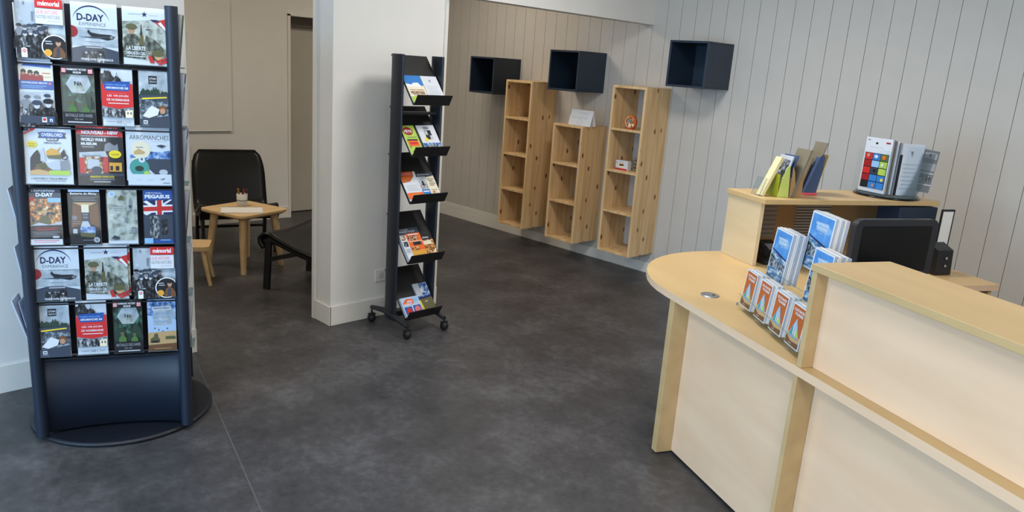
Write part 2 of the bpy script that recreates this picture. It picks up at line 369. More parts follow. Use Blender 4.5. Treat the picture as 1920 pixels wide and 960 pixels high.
D['juno'] = [('r', 0, 0, 1, 1, I('offwhite')), ('p', [(.08, .08), (.2, .03), (.95, .05), (.95, .1)], I('blue')), ('r', .04, .12, .98, .31, I('cream')), ('p', [(.04, .31), (.06, .2), (.7, .22), (.72, .31)], I('darkred')),
    ('c', .14, .17, .08, I('ink')), ('c', .34, .18, .08, I('ink')), ('c', .52, .19, .08, I('ink')), ('c', .14, .2, .045, I('skin')), ('c', .34, .21, .045, I('skin')), ('c', .52, .22, .045, I('skin')), ('r', .68, .18, .92, .19, I('red')), ('r', .68, .24, .92, .25, I('tan')),
    ('r', 0, .31, 1, .45, I('blue')), ('t', 'CENTRE JUNO BEACH', .06, .33, .82, .37, I('white'), .02), ('r', .06, .39, .8, .4, I('lblue')), ('r', .06, .42, .7, .428, I('lblue')), ('c', .9, .35, .04, I('pink')),
    ('p', [(0, .5), (1, .48), (1, 1), (0, 1)], 'photo_haze'), ('p', [(0, 1), (0, .74), (1, .74), (1, 1)], 'photo_dark')]+crowd(.08, .95, .6, 3, 1.1, 8, .5)+crowd(0, 1.0, .74, 3, 1.35, 11, .5)+[('p', [(0, 1), (0, .88), (1, .88), (1, 1)], I('slate')), ('r', .62, .9, .76, .98, I('offwhite')), ('c', .69, .935, .05, I('red')), ('r', .82, .9, .96, .98, I('blue')), ('t', 'n', .85, .92, .93, .97, I('white'))]
D['victory'] = [('r', 0, 0, 1, 1, 'photo_jungle'), ('p', [(.3, .45), (.12, .3), (.3, .14), (.8, .14), (.9, .3), (.7, .45)], 'photo_haze'), ('c', .5, .36, .22, 'photo_map', .7), ('c', .45, .52, .3, 'photo_jungle', .5),
    ('p', [(0, 1), (0, .6), (.2, .55), (.35, .7), (.6, .68), (.8, .6), (1, .62), (1, 1)], I('dgreen')), ]+lump(0, .4, .42, .72, 14, .4, 12, I('dgreen'))+lump(.55, 1, .42, .72, 14, .4, 13, I('dgreen'))+soldier(.3, .66, .8, I('green'), I('olive'), I('green'), .5)+soldier(.72, .68, .7, I('green'), I('olive'), I('green'), .5)+[
    ('r', 0, 0, 1, .13, I('ink'))]+flag(.02, .03, .15, .11)+flag(.84, .03, .98, .11)+[('t', 'NORMANDY VICTORY', .18, .03, .8, .065, I('white'), .02), ('t', 'MUSEUM', .38, .08, .62, .115, I('white'), .02),
    ('p', [(.4, .32), (.4, .25), (.43, .25), (.5, .3), (.5, .25), (.53, .25), (.53, .32), (.5, .32), (.43, .27), (.43, .32)], I('ink')), ('p', [(.54, .32), (.58, .25), (.64, .32), (.61, .32), (.58, .28), (.57, .32)], I('ink')),
    ('r', 0, .78, 1, 1, I('ink')), ('t', 'BATAILLE DES HAIES', .08, .81, .92, .865, I('grey'), .02), ('t', 'ÉTÉ 1944', .36, .89, .62, .915, I('lgrey'), 0), ('r', .14, .945, .9, .965, I('lgrey'))]
D['arro360'] = [('r', 0, 0, 1, 1, I('offwhite')), ('r', 0, .1, .2, .28, 'photo_dark')]+lump(-.0, .42, .0, .28, 14, .3, 6, 'photo_dark')+lump(.3, .66, .12, .28, 12, .4, 7, 'photo_dark')+[ ('p', [(.48, .12), (.5, .06), (.53, .12)], I('grey')),
    ('p', [(0, .28), (1, .26), (1, .66), (.5, .7), (0, .66)], I('red')), ('p', [(.1, .24), (.92, .22), (.9, .36), (.86, .39), (.14, .39), (.08, .33)], I('blue')),
    ('t', 'CINÉMA CIRCULAIRE', .14, .27, .8, .3, I('lblue'), 0), ('t', 'ARROMANCHES 360', .14, .32, .86, .36, I('white'), .02), ('t', 'LES 100 JOURS', .18, .46, .86, .5, I('white'), .01), ('t', 'DE NORMANDIE', .16, .525, .88, .565, I('white'), .01), ('r', .2, .6, .86, .612, I('white')), ('r', .2, .43, .8, .437, I('pink')),
    ('p', [(0, .68), (.5, .71), (1, .68), (1, .85), (0, .85)], 'photo_crowd'), ('p', [(.74, .85), (.74, .73), (.98, .71), (.98, .85)], I('cream')), ('r', .8, .75, .84, .79, I('slate')), ('r', .9, .75, .94, .79, I('slate')),
    ('t', '360', .44, .9, .6, .95, I('grey'), .02), ('r', .12, .92, .4, .93, I('grey')), ('c', .7, .925, .045, I('grey')), ('c', .7, .925, .03, I('offwhite')), ('p', [(.82, .94), (.9, .9), (.88, .93)], I('grey'))]
D['utah'] = [('r', 0, 0, 1, 1, 'photo_haze'), ('r', 0, .52, 1, .85, 'photo_rocks'), ('r', .32, .1, .6, .24, I('ink')), ('t', 'UTAH', .35, .13, .57, .165, I('white')), ('t', 'BEACH', .36, .185, .58, .215, I('lgrey')),
    ('r', 0, .43, 1, .45, I('dgreen'))]+lump(.02, .42, .3, .44, 14, .45, 4, I('dgreen'))+lump(.36, .7, .27, .44, 12, .45, 9, I('dgreen'))+lump(.68, 1, .34, .44, 10, .4, 2, I('dgreen'))+[ ('p', [(0, .44), (1, .43), (1, .54), (0, .5)], I('slate')), ('p', [(.1, .49), (.9, .455), (.92, .475), (.1, .515)], I('yellow')),
    ('c', .76, .66, .13, I('brown'), .75), ('c', .76, .71, .09, I('skin'), 1.1), ('p', [(.1, .8), (.4, .62), (.66, .68), (.6, .78), (.3, .84)], I('offwhite')),
    ('p', [(0, .86), (.5, .83), (1, .78), (1, 1), (0, 1)], I('slate')), ('r', .12, .88, .26, .94, I('offwhite')), ('r', .14, .9, .24, .92, I('slate')), ('r', .1, .96, .3, .965, I('lgrey'))]
D['overlord'] = [('r', 0, 0, 1, 1, I('offwhite')), ('r', 0, 0, .2, .09, I('navyink')), ('p', [(.2, 0), (.32, 0), (.2, .08), (.02, .15), (0, .12), (.14, .06)], I('red')), ('star', .06, .04, .02, I('white')), ('star', .13, .05, .02, I('white')),
    ('p', [(.3, .1), (.9, .1), (.87, .15), (.9, .2), (.3, .2), (.33, .15)], I('slate')), ('r', .36, .09, .84, .19, I('blue')), ('t', 'OVERLORD', .38, .11, .82, .17, I('white'), .03), ('p', [(.46, .19), (.74, .19), (.71, .25), (.49, .25)], I('slate')), ('t', 'MUSEUM', .5, .2, .7, .235, I('white')),
    ('t', 'OMAHA BEACH', .42, .265, .78, .295, I('slate')), ('c', .17, .31, .11, I('yellow'), .75), ('t', 'NOUVEAU', .09, .285, .25, .31, I('green'), .02), ('t', 'MUSÉE', .11, .32, .23, .345, I('green'), .02),
    ('p', [(.1, .84), (.12, .55), (.2, .46), (.28, .4), (.34, .5), (.36, .62), (.3, .84)], I('ink')), ('p', [(.33, .6), (.34, .4), (.4, .36), (.44, .6)], I('lgrey')), ('p', [(.46, .5), (.46, .42), (.56, .37), (.68, .4), (.78, .33), (.7, .43), (.78, .5), (.62, .56)], I('gold')), ('p', [(.46, .5), (.78, .48), (.76, .56), (.5, .55)], I('olive')),
    ('c', .84, .52, .07, I('ink')), ('c', .84, .52, .045, I('lgrey')), ('p', [(.76, .46), (.84, .38), (.88, .5), (.8, .54)], I('ink')), ('p', [(.34, .68), (.74, .56), (.74, .74), (.34, .76)], I('lgrey')), ('p', [(.74, .6), (.92, .56), (.95, .74), (.74, .76)], I('grey')),
    ('p', [(.12, .84), (.14, .76), (.3, .64), (.44, .68), (.56, .74), (.56, .84)], I('brown')), ('p', [(.22, .66), (.42, .62), (.5, .72), (.3, .76)], I('olive')), ('p', [(.1, .84), (.1, .77), (.3, .74), (.5, .78), (.5, .84)], I('tan')), ('r', .5, .76, .94, .84, I('lime')),
    ('t', 'L’HISTOIRE A TAILLE RÉELLE', .12, .88, .86, .92, I('ink'), .02), ('r', .2, .94, .84, .95, I('grey'))]
D['wwii'] = [('r', 0, 0, 1, 1, I('ink')), ('p', [(0, .02), (.9, .03), (1, .08), (1, .15), (0, .11)], I('red')), ('t', 'NOUVEAU - NEW', .1, .045, .9, .105, I('white'), .05), ('r', .08, .135, .9, .145, I('lgrey')), ('t', 'WORLD WAR II', .08, .17, .62, .23, I('white'), .04), ('t', 'MUSEUM', .08, .25, .42, .3, I('white'), .04), ('t', 'Quinéville', .1, .315, .36, .345, I('white'), 0),
    ('p', [(.58, .4), (.6, .28), (.7, .24), (.82, .3), (.88, .26), (.9, .38), (.8, .4)], I('grey')), ('p', [(.03, .43), (.6, .4), (.66, .5), (.03, .52)], 'photo_haze'), ('t', 'BRASSERIE', .1, .47, .5, .5, I('ink'), 0),
    ('r', .03, .52, .14, .8, I('red')), ('r', .14, .5, .56, .8, 'photo_street'), ('r', .56, .5, .66, .78, I('red')), ('r', .2, .55, .46, .72, I('lgrey')), ('c', .4, .74, .12, I('slate'), .8), ('r', .68, .6, .96, .76, I('gold')), ('r', .7, .66, .76, .74, I('ink')), ('r', .82, .66, .9, .74, I('ink')),
    ('c', .82, .45, .14, I('yellow'), .7), ('t', 'VALOGNES', .73, .44, .91, .47, I('ink'), 0), ('r', 0, .8, 1, .84, I('slate')), ('t', 'AMAZING WWII SITE', .24, .84, .78, .875, I('yellow'), .02), ('t', 'PLONGEZ DANS LA RECONSTITUTION', .24, .89, .78, .915, I('lgrey'), 0), ('r', .32, .94, .7, .955, I('lgrey'))]
D['arromanches'] = [('r', 0, 0, 1, 1, I('offwhite')), ('r', .04, .02, .82, .05, I('lgrey')), ('t', 'ARROMANCHES', .06, .1, .94, .18, I('slate'), -.005), ('r', .55, .2, .9, .21, I('lgrey')), ('p', [(.04, .46), (.4, .38), (.7, .4), (1, .36), (1, .56), (.1, .6)], 'photo_blue'),
    ('c', .3, .36, .22, I('cream')), ('p', [(.14, .4), (.26, .34), (.4, .4), (.38, .44), (.16, .45)], I('tan')), ('r', .2, .31, .36, .325, I('grey')), ('p', [(.08, .52), (.3, .48), (.4, .55), (.1, .62)], I('cream')),
    ('p', [(.38, .56), (.5, .52), (1, .52), (1, .8), (.6, .8), (.4, .64)], I('slate')), ('c', .26, .68, .22, I('teal')), ('c', .26, .7, .1, I('dgreen'), .7), ('c', .32, .54, .07, I('offwhite')), ('r', .3, .51, .34, .55, I('slate')), ('c', .42, .79, .07, I('lime')), ('c', .8, .76, .1, I('lgrey'), .7),
    ('p', [(.65, .28), (.76, .26), (.88, .28), (.78, .32)], I('slate')), ('r', 0, .8, 1, 1, I('offwhite')), ('p', [(.7, .89), (.84, .86), (.8, .91)], I('grey')), ('r', .18, .9, .3, .91, I('lgrey')), ('r', .42, .9, .56, .91, I('lgrey')), ('r', .78, .95, .94, .965, I('grey'))]
D['expo'] = [('r', 0, 0, 1, 1, 'photo_fire'), ('r', 0, 0, 1, .18, I('slate')), ('t', 'L’EXPOSITION', .12, .02, .82, .055, I('white'), .01), ('t', 'D-DAY', .24, .07, .78, .14, I('white'), .05), ('p', [(.02, .16), (.16, .14), (.18, .22), (.04, .22)], I('red')), ('r', .6, .16, 1, .24, I('lblue')),
    ]+soldier(.3, .42, .8, 'photo_fire', I('olive'), I('tan'), .5)+soldier(.66, .4, .8, 'photo_fire', I('brown'), I('tan'), .5)+soldier(.48, .46, 1.0, I('olive'), I('tan'), I('skin'), .5)+[ ('p', [(0, .66), (.3, .6), (.6, .64), (1, .58), (1, .68), (0, .7)], I('lgrey')), ('p', [(0, .66), (1, .64), (1, 1), (0, 1)], I('ink')), ('t', 'LA MANCHE LIBÉRÉE', .14, .68, .88, .71, I('red'), 0), ('r', .2, .725, .8, .735, I('red'))]+lines(.08, .76, .9, .86, 4, I('grey'))+[('r', .7, .84, .9, .88, I('lgrey')), ('r', 0, .9, 1, 1, I('offwhite')), ('r', .1, .92, .9, .93, I('red')), ('r', .1, .95, .8, .96, I('pink'))]
D['maisy'] = [('r', 0, 0, 1, 1, I('ink')), ('p', [(0, 0), (1, 0), (1, .05), (0, .05)], I('sky')), ('t', 'Batterie de Maisy', .06, .06, .92, .11, I('white'), .02)]+lines(.1, .13, .95, .22, 3, I('grey'))+[('p', [(.05, .7), (.12, .26), (.4, .3), (.4, .64)], I('brown')), ('p', [(.66, .3), (.95, .26), (.98, .7), (.66, .62)], I('brown')), ('p', [(.12, .24), (.94, .24), (.66, .3), (.4, .3)], I('tan')), ('r', .4, .28, .64, .42, I('cream')), ('r', .42, .42, .62, .58, I('slate')), ('r', .44, .45, .6, .47, I('grey')), ('r', .44, .5, .6, .52, I('grey')),
    ('p', [(.34, .7), (.42, .58), (.6, .58), (.7, .7)], I('lgrey')), ('p', [(.34, .68), (.84, .68), (.82, .88), (.34, .86)], 'photo_blue'), ('p', [(.34, .78), (.82, .8), (.82, .88), (.34, .86)], I('olive')), ('r', .1, .48, .24, .55, I('grey')), ('r', .1, .72, .24, .8, I('lgrey')), ('r', .1, .58, .34, .59, I('grey')), ('r', .1, .62, .34, .63, I('grey')), ('c', .86, .92, .1, I('lgrey')), ('c', .86, .92, .06, I('grey')), ('r', .4, .92, .76, .93, I('grey'))]
D['map'] = [('r', 0, 0, 1, 1, 'photo_map'), ('c', .16, .09, .11, I('offwhite')), ('c', .16, .09, .07, I('lblue')), ('p', [(.38, .16), (.46, .1), (.58, .14), (.52, .2), (.36, .2)], I('olive')), ('p', [(.72, .3), (.74, .18), (.82, .16), (.86, .28), (.82, .42), (.74, .4)], I('grey')), ('c', .77, .31, .05, I('slate')), ('r', .16, .3, .5, .31, I('grey')), ('r', .2, .34, .46, .35, I('grey')), ('r', .24, .38, .56, .388, I('grey')),
    ('p', [(.56, .6), (.58, .5), (.66, .52), (.66, .62)], I('grey')), ('p', [(.76, .76), (.8, .68), (.96, .7), (.98, .8), (.8, .8)], I('grey')), ('r', .5, .74, .9, .745, I('offwhite')), ('r', .6, .78, .9, .785, I('offwhite')), ('p', [(.1, .9), (.2, .84), (.4, .88), (.34, .92)], I('slate')), ('r', 0, .94, 1, 1, I('offwhite')), ('r', .3, .66, .42, .67, I('grey'))]
D['pegasus'] = [('r', 0, 0, 1, 1, I('blue')), ('t', 'MÉMORIAL', .1, .04, .66, .075, I('white'), 0), ('t', 'PEGASUS', .06, .09, .92, .16, I('white'), .05), ('p', [(0, .2), (1, .17), (1, .46), (0, .48)], I('navyink')), ('p', [(0, .22), (.12, .2), (.5, .34), (.38, .36)], I('white')), ('p', [(.9, .18), (1, .18), (.56, .34), (.48, .32)], I('white')), ('p', [(0, .44), (.1, .48), (.5, .36), (.4, .33)], I('white')), ('p', [(0, .29), (1, .27), (1, .41), (0, .43)], I('white')), ('p', [(.42, .2), (.68, .19), (.68, .46), (.42, .47)], I('white')),
    ('p', [(0, .32), (1, .3), (1, .38), (0, .4)], I('red')), ('p', [(.47, .2), (.63, .19), (.63, .46), (.47, .47)], I('red')), ('p', [(0, .47), (1, .45), (1, .92), (0, .92)], I('slate')), ('p', [(.2, .9), (.22, .5), (.4, .48), (.56, .52), (.5, .9)], 'photo_crowd'), ('p', [(.6, .84), (.6, .56), (.8, .54), (.84, .84)], 'photo_dark'), ('r', 0, .9, .3, 1, I('lblue')), ('r', .55, .93, .9, .945, I('lblue'))]
D['skytank'] = [('r', 0, 0, 1, 1, I('sky')), ('p', [(0, 0), (1, .02), (1, .4), (0, .3)], 'photo_blue'), ('p', [(.2, .2), (.8, .1), (1, .3), (.8, .5), (.2, .5)], 'photo_haze'), ('t', 'MUSÉE DU', .3, .09, .64, .125, I('grey'), 0), ('r', .16, .14, .84, .21, I('offwhite')), ('t', 'DÉBARQUEMENT', .2, .15, .8, .195, I('slate'), .02), ('t', 'LA PREUVE PAR LE', .14, .25, .92, .3, I('lblue'), 0), ('t', 'OBJETS ET DES', .16, .33, .9, .38, I('lblue'), 0), ('t', 'SOUVENIRS', .2, .41, .7, .45, I('lblue'), 0),
    ('c', .24, .56, .02, I('ink'), 1.5), ('c', .38, .59, .02, I('ink'), 1.5), ('c', .52, .62, .018, I('ink'), 1.5), ('c', .68, .57, .02, I('ink'), 1.5), ('p', [(0, .64), (1, .62), (1, 1), (0, 1)], I('tan')), ('p', [(0, .88), (1, .86), (1, 1), (0, 1)], I('brown')), ('p', [(.06, .84), (.08, .76), (.2, .72), (.22, .66), (.34, .66), (.36, .74), (.42, .78), (.4, .84)], I('olive')), ('r', .12, .8, .36, .84, I('ink')), ('p', [(.6, .78), (.62, .72), (.95, .72), (.98, .78)], I('olive')), ('r', .2, .95, .8, .96, I('tan'))]
def generic(base, mid, top=None):
    return [('r', 0, 0, 1, 1, base), ('r', 0, 0, 1, .18, top or I('blue')), ('r', .1, .25, .9, .7, mid), ('r', .1, .78, .9, .8, I('grey')), ('r', .1, .84, .7, .86, I('grey'))]
D['sidegreen'] = generic(I('dgreen'), 'photo_jungle', I('green')); D['sideblue'] = generic(I('sky'), 'photo_blue', I('blue')); D['sidepale'] = generic(I('offwhite'), 'photo_haze', I('lgrey')); D['sidedark'] = generic(I('ink'), 'photo_dark', I('grey')); D['sidelime'] = [('r', 0, 0, 1, 1, I('offwhite')), ('r', 0, .1, 1, .24, I('lime')), ('r', .1, .35, .9, .7, 'photo_haze'), ('r', 0, .75, 1, .9, I('cream'))]
D['mini'] = [('r', 0, 0, 1, 1, I('white')), ('r', .05, .035, .95, .97, I('rust')), ('t', 'COUTANCES', .14, .1, .86, .165, I('white'), .03), ('t', 'TOURISME', .24, .19, .84, .255, I('white'), .03), ('p', [(.05, .97), (.05, .7), (.5, .62), (.95, .72), (.95, .97)], I('tan')), ('p', [(.16, .72), (.5, .3), (.84, .7), (.7, .78), (.3, .78)], I('lblue')), ('p', [(.38, .72), (.5, .3), (.62, .72)], I('offwhite')), ('p', [(.2, .72), (.35, .5), (.42, .74)], I('teal')), ('p', [(.6, .76), (.66, .5), (.8, .7)], I('lime')), ('p', [(.49, .74), (.5, .3), (.52, .74)], I('olive')), ('p', [(.05, .97), (.05, .78), (.4, .88), (.95, .84), (.95, .97)], I('brown')), ('t', 'à vélo', .3, .9, .5, .935, I('white'), 0)]
D['tall'] = [('r', 0, 0, 1, 1, I('white')), ('r', .05, .03, .95, .52, 'photo_sky'), ('p', [(.28, .16), (.74, .13), (.9, .22), (.86, .3), (.5, .34), (.3, .3)], I('lblue')), ('t', 'COUTANCES', .24, .15, .76, .2, I('white'), .03), ('t', 'TOURISME', .28, .22, .76, .27, I('white'), .03), ('r', .3, .305, .66, .312, I('blue')), ('p', [(.05, .41), (.95, .52), (.95, .57), (.05, .43)], I('navyink')), ('p', [(.05, .46), (.95, .54), (.95, .7), (.05, .6)], 'photo_sea'), ('p', [(.05, .52), (.4, .6), (.3, .62), (.05, .6)], I('dgreen')), ('p', [(.05, .58), (.95, .64), (.95, .97), (.05, .97)], 'photo_rocks'), ('p', [(.05, .8), (.5, .74), (.95, .86), (.95, .97), (.05, .97)], 'photo_sea')]
D['pedestre'] = [('r', 0, 0, 1, 1, I('cream')), ('p', [(0, 0), (1, 0), (1, .36), (.85, .38), (.75, .28), (.4, .3), (.3, .36), (0, .34)], I('mblue')), ('p', [(0, .3), (.3, .34), (.45, .27), (.72, .26), (.85, .38), (.75, .42), (0, .4)], I('white')), ('t', 'RANDONNÉES', .1, .5, .9, .55, I('brown'), .01), ('t', 'PEDESTRES', .1, .58, .9, .69, I('brown'), .04), ('r', .2, .71, .95, .725, I('brown')), ('p', [(0, .78), (.5, .74), (1, .78), (1, 1), (0, 1)], I('lime')), ('p', [(.5, .8), (.6, .74), (.7, 1), (.55, 1)], I('offwhite'))]
D['notice'] = [('r', 0, 0, 1, 1, I('offwhite')), ('p', [(.4, .14), (.54, .14), (.5, .26)], I('grey'))]+lines(.14, .36, .86, .9, 7, I('lgrey'))
D['greenguide'] = [('r', 0, 0, 1, 1, I('lime')), ('c', .42, .2, .36, I('darkred'), .8), ('t', 'FÊTE', .16, .14, .7, .25, I('white'), .03), ('r', .2, .4, .9, .42, I('olive')), ('r', .12, .48, .88, .53, I('ink')), ('r', .12, .53, .88, .72, I('orange')), ('r', .2, .58, .8, .66, I('red')), ('p', [(.12, .72), (.22, .72), (.18, .8)], I('green')), ('r', .2, .88, .8, .9, I('olive'))]
D['museumflyer'] = [('r', 0, 0, 1, 1, I('offwhite')), ('c', .5, .1, .18, I('grey'), .4), ('r', .34, .18, .7, .5, 'photo_dark'), ('r', .36, .2, .5, .34, I('lgrey')), ('r', .56, .36, .7, .5, I('lgrey')), ('c', .3, .5, .1, I('yellow')), ('r', 0, .62, 1, .76, 'photo_blue'), ('p', [(0, .76), (.3, .7), (.5, .66), (.8, .72), (1, .74), (1, .92), (0, .92)], 'photo_rocks'), ('r', .1, .88, .4, 1, I('orange'))]
D['orangeflyer'] = [('r', 0, 0, 1, 1, I('offwhite')), ('p', [(0, 0), (.9, 0), (.8, .18), (.5, .34), (0, .38)], I('rust')), ('r', .1, .05, .7, .12, I('pink')), ('r', .1, .18, .6, .22, I('orange'))]+lines(.12, .45, .9, .66, 4, I('lgrey'))+[('r', 0, .72, 1, .93, I('orange')), ('r', .3, .78, .8, .8, I('gold')), ('r', .3, .84, .7, .86, I('gold'))]
D['cycleflyer'] = [('r', 0, 0, 1, 1, I('cream')), ('p', [(0, 0), (1, 0), (1, .12), (0, .2)], I('slate')), ('t', 'MOUNTAIN BIKING', .1, .04, .8, .09, I('white'), .01), ('p', [(0, .14), (.5, .12), (.44, 1), (0, 1)], 'photo_haze'), ('c', .14, .5, .09, I('brown')), ('c', .34, .5, .09, I('brown')), ('c', .14, .5, .06, I('lgrey')), ('c', .34, .5, .06, I('lgrey')), ('p', [(.16, .46), (.2, .28), (.28, .3), (.32, .46)], I('ink')), ('r', .04, .6, .46, .82, I('mblue')), ('r', .08, .66, .4, .7, I('white')), ('r', .02, .84, .46, .96, 'photo_warm')]+lines(.56, .22, .94, .5, 5, I('grey'))+lines(.56, .6, .9, .9, 4, I('lgrey'))+[('c', .66, .72, .05, I('orange'))]
D['programme'] = [('r', 0, 0, 1, 1, I('slate')), ('t', 'PROGRAMME', .04, .03, .5, .07, I('lgrey'), .01), ('t', 'ANIMATIONS', .04, .09, .8, .14, I('lgrey'), .01), ('r', 0, .22, .3, 1, I('offwhite')), ('r', .3, .18, 1, .84, I('orange')), ('r', .3, .72, 1, 1, I('gold')), ('r', .04, .24, .26, .38, 'photo_street'), ('r', .04, .42, .26, .58, 'photo_crowd'), ('r', .04, .64, .26, .78, 'photo_haze'), ('r', .04, .84, .26, .96, I('white')), ('r', .34, .26, .8, .4, 'photo_street'), ('r', .5, .46, .9, .56, 'photo_dark'), ('r', .34, .6, .7, .72, 'photo_warm'), ('r', .3, .43, 1, .45, I('cream')), ('r', .4, .21, .9, .24, I('white'))]
D['crafts'] = [('r', 0, 0, 1, 1, 'photo_warm'), ('r', 0, 0, 1, .22, I('ink')), ('t', 'Artisanat', .2, .08, .7, .16, I('white'), .01), ('r', .05, .26, .8, .42, I('cream')), ('p', [(.1, .6), (.2, .56), (.8, .9), (.7, .96)], I('tan')), ('p', [(.3, .95), (.9, .6), (.96, .66), (.5, 1)], I('cream'))]
D['poolflyer'] = [('r', 0, 0, 1, 1, I('sky')), ('p', [(.06, .3), (.3, .08), (.66, .12), (.66, .36), (.3, .44)], I('orange')), ('p', [(.14, .36), (.36, .18), (.6, .2), (.56, .36), (.3, .42)], I('white')), ('t', 'ZOO', .2, .22, .56, .36, I('red'), .04), ('r', .66, .08, .94, .3, I('lblue')), ('r', .06, .5, .46, .94, I('blue')), ('c', .28, .74, .15, I('red'), 1.1), ('r', .54, .48, .94, .92, I('blue')), ('c', .74, .7, .15, I('pink'), 1.1), ('r', .1, .86, .44, .9, I('white')), ('r', .58, .84, .9, .88, I('white'))]
D['coastflyer'] = [('r', 0, 0, 1, 1, 'photo_blue'), ('r', 0, 0, .4, .42, I('lgrey')), ('c', .5, .24, .12, I('offwhite')), ('r', .4, .3, .8, .32, I('white')), ('p', [(0, .48), (1, .42), (1, .5), (0, .54)], I('navyink')), ('p', [(0, .54), (1, .5), (1, 1), (0, 1)], I('olive')), ('p', [(0, .56), (.1, .56), (.2, 1), (.08, 1)], I('yellow')), ('c', .5, .62, .12, I('tan'), .4)]
D['thumbs'] = [('r', 0, 0, 1, 1, I('offwhite')), ('c', .42, .1, .05, I('ink'), .7), ('r', .06, .04, .16, .06, I('grey')), ('r', .76, .06, .92, .09, I('darkred')), ('r', .2, .17, .7, .18, I('lgrey')), ('r', .05, .28, .95, .93, I('ink'))]+[('r', .06+.3*i, .29+.13*j, .34+.3*i, .405+.13*j, [[I('red'), I('mblue'), I('green')], [I('darkred'), I('lblue'), I('lime')], [I('red'), I('slate'), I('lime')], [I('darkred'), I('mblue'), I('mblue')], [I('ink'), I('mblue'), I('mblue')]][j][i]) for j in range(5) for i in range(3)]+[('c', .2, .33, .06, I('skin')), ('c', .5, .34, .07, I('offwhite'), .8), ('c', .8, .34, .07, I('orange')), ('c', .78, .48, .05, I('offwhite')), ('c', .52, .6, .07, I('ink'), .7), ('c', .85, .75, .05, I('yellow')), ('c', .55, .87, .05, I('skin'))]
def leaflet_mesh(design, w, h, t=.004, bend=0.0):
    mb = MB(); mb.box(-w/2, 0, 0, w/2, t, h, 'paper_edge')
    draw(mb, D[design], w, h)
    return mb
def leaflet(name, design, w, h, M, label, group=None, t=.004, cat='leaflet'):
    o = leaflet_mesh(design, w, h, t).build(name, mat4=M)
    return tag(o, label, cat, group)
def frame_mat(p, right, up):
    """matrix with local x=right, z=up, -y = front"""
    r = Vector(right).normalized(); u = Vector(up).normalized(); y = u.cross(r).normalized()   # back direction
    r = y.cross(u).normalized()
    M = Matrix.Identity(4)
    for i, c in enumerate((r, y, u)):
        for j in range(3): M[j][i] = c[j]
    M.translation = Vector(p)
    return M

# ================================================================== SETTING
YB = 5.319      # boarded wall
XA = -3.905     # face of the white wall pier
XBK = -6.87     # back wall of the side room
XR = 3.2; YF = -2.4; ZC = 2.72
mb = MB(); mb.box(-7.4, YF, -.1, XR, YB+.2, 0, 'floor_vinyl'); struct(mb, 'floor')
mb = MB(); mb.box(-7.4, YF, ZC, XR, YB+.2, ZC+.1, 'ceiling_white'); struct(mb, 'ceiling')
# boarded wall with vertical grooves
mb = MB(); mb.box(-7.4, YB, 0, XR, YB+.2, ZC, 'groove')
x = -1.285-.133*44
while x < XR:
    a, b = max(x+.0016, -7.1), min(x+.1314, XR)
    mb.box(a, YB-.004, 0, b, YB, ZC, 'wall_grey'); x += .133
struct(mb, 'wall_right')
mb = MB(); mb.box(-7.1, YB-.018, 0, -3.2, YB-.0041, .09, 'trim_white'); mb.box(-7.1, YB-.011, .093, -5.2, YB-.0041, .142, 'trim_white'); struct(mb, 'baseboard_right', bevel=.002)
# left wall, opening, pier
mb = MB(); mb.box(-4.09, YF, 0, -3.945, 1.58, ZC, 'wall_white'); struct(mb, 'wall_left')
mb = MB(); mb.box(-3.945, YF, 0, -3.933, 1.58, .135, 'trim_white'); struct(mb, 'baseboard_left', bevel=.002)
mb = MB(); mb.box(-4.09, 2.398, 0, XA, 3.205, ZC, 'wall_white'); struct(mb, 'wall_pier')
mb = MB(); mb.box(XA, 2.388, 0, XA+.012, 3.235, .125, 'trim_white'); mb.box(-4.07, 2.386, 0, XA+.012, 2.398, .125, 'trim_white'); struct(mb, 'baseboard_pier', bevel=.0025)
mb = MB(); mb.box(XA-.04, 3.206, .126, XA+.012, 3.228, ZC, 'trim_white'); mb.box(XA-.18, 3.206, 0, XA-.001, 3.232, .125, 'trim_white'); struct(mb, 'trim_1')
mb = MB(); mb.box(-4.105, 2.384, 0, -4.075, 2.3975, ZC, 'trim_white'); struct(mb, 'trim_2')
mb = MB(); mb.box(-3.905, 3.229, 2.045, -3.797, YB-.0045, ZC, 'wall_white'); struct(mb, 'wall_beam')
mb = MB(); mb.box(-4.09, 1.58, 2.2, -3.945, 2.398, ZC, 'wall_white'); struct(mb, 'wall_lintel')
# back wall of side room with recessed doorway
mb = MB(); mb.box(-7.4, -.2, 0, XBK, 3.72, ZC, 'wall_white'); mb.box(-7.4, 3.72, 1.97, XBK, 4.62, ZC, 'wall_white'); mb.box(-7.4, 4.62, 0, XBK, YB-.005, ZC, 'wall_white'); mb.box(-7.4, 3.72, 0, -7.12, 4.62, 1.97, 'wall_white'); struct(mb, 'wall_back')
mb = MB(); mb.box(XBK, -.1, 0, XBK+.012, 3.72, .115, 'trim_white'); struct(mb, 'baseboard_back', bevel=.002)
mb = MB(); mb.box(-7.0, 3.72, 0, XBK+.014, 3.745, 1.97, 'trim_white'); mb.box(-7.0, 4.6, 0, XBK+.014, 4.62, 1.97, 'trim_white'); mb.box(-7.0, 3.72, 1.955, XBK+.014, 4.62, 1.985, 'trim_white'); struct(mb, 'trim_3')
flat('door_taupe', (190, 184, 170), .6, var=.02)
mb = MB(); mb.box(-7.115, 3.745, .01, -7.08, 4.6, 1.86, 'door_taupe'); mb.box(-7.118, 3.745, 1.865, -7.02, 4.6, 1.955, 'groove'); struct(mb, 'door_1')
mb = MB(); mb.box(-7.4, -.3, 0, -3.945, -.2, ZC, 'wall_white'); struct(mb, 'wall_side_room')
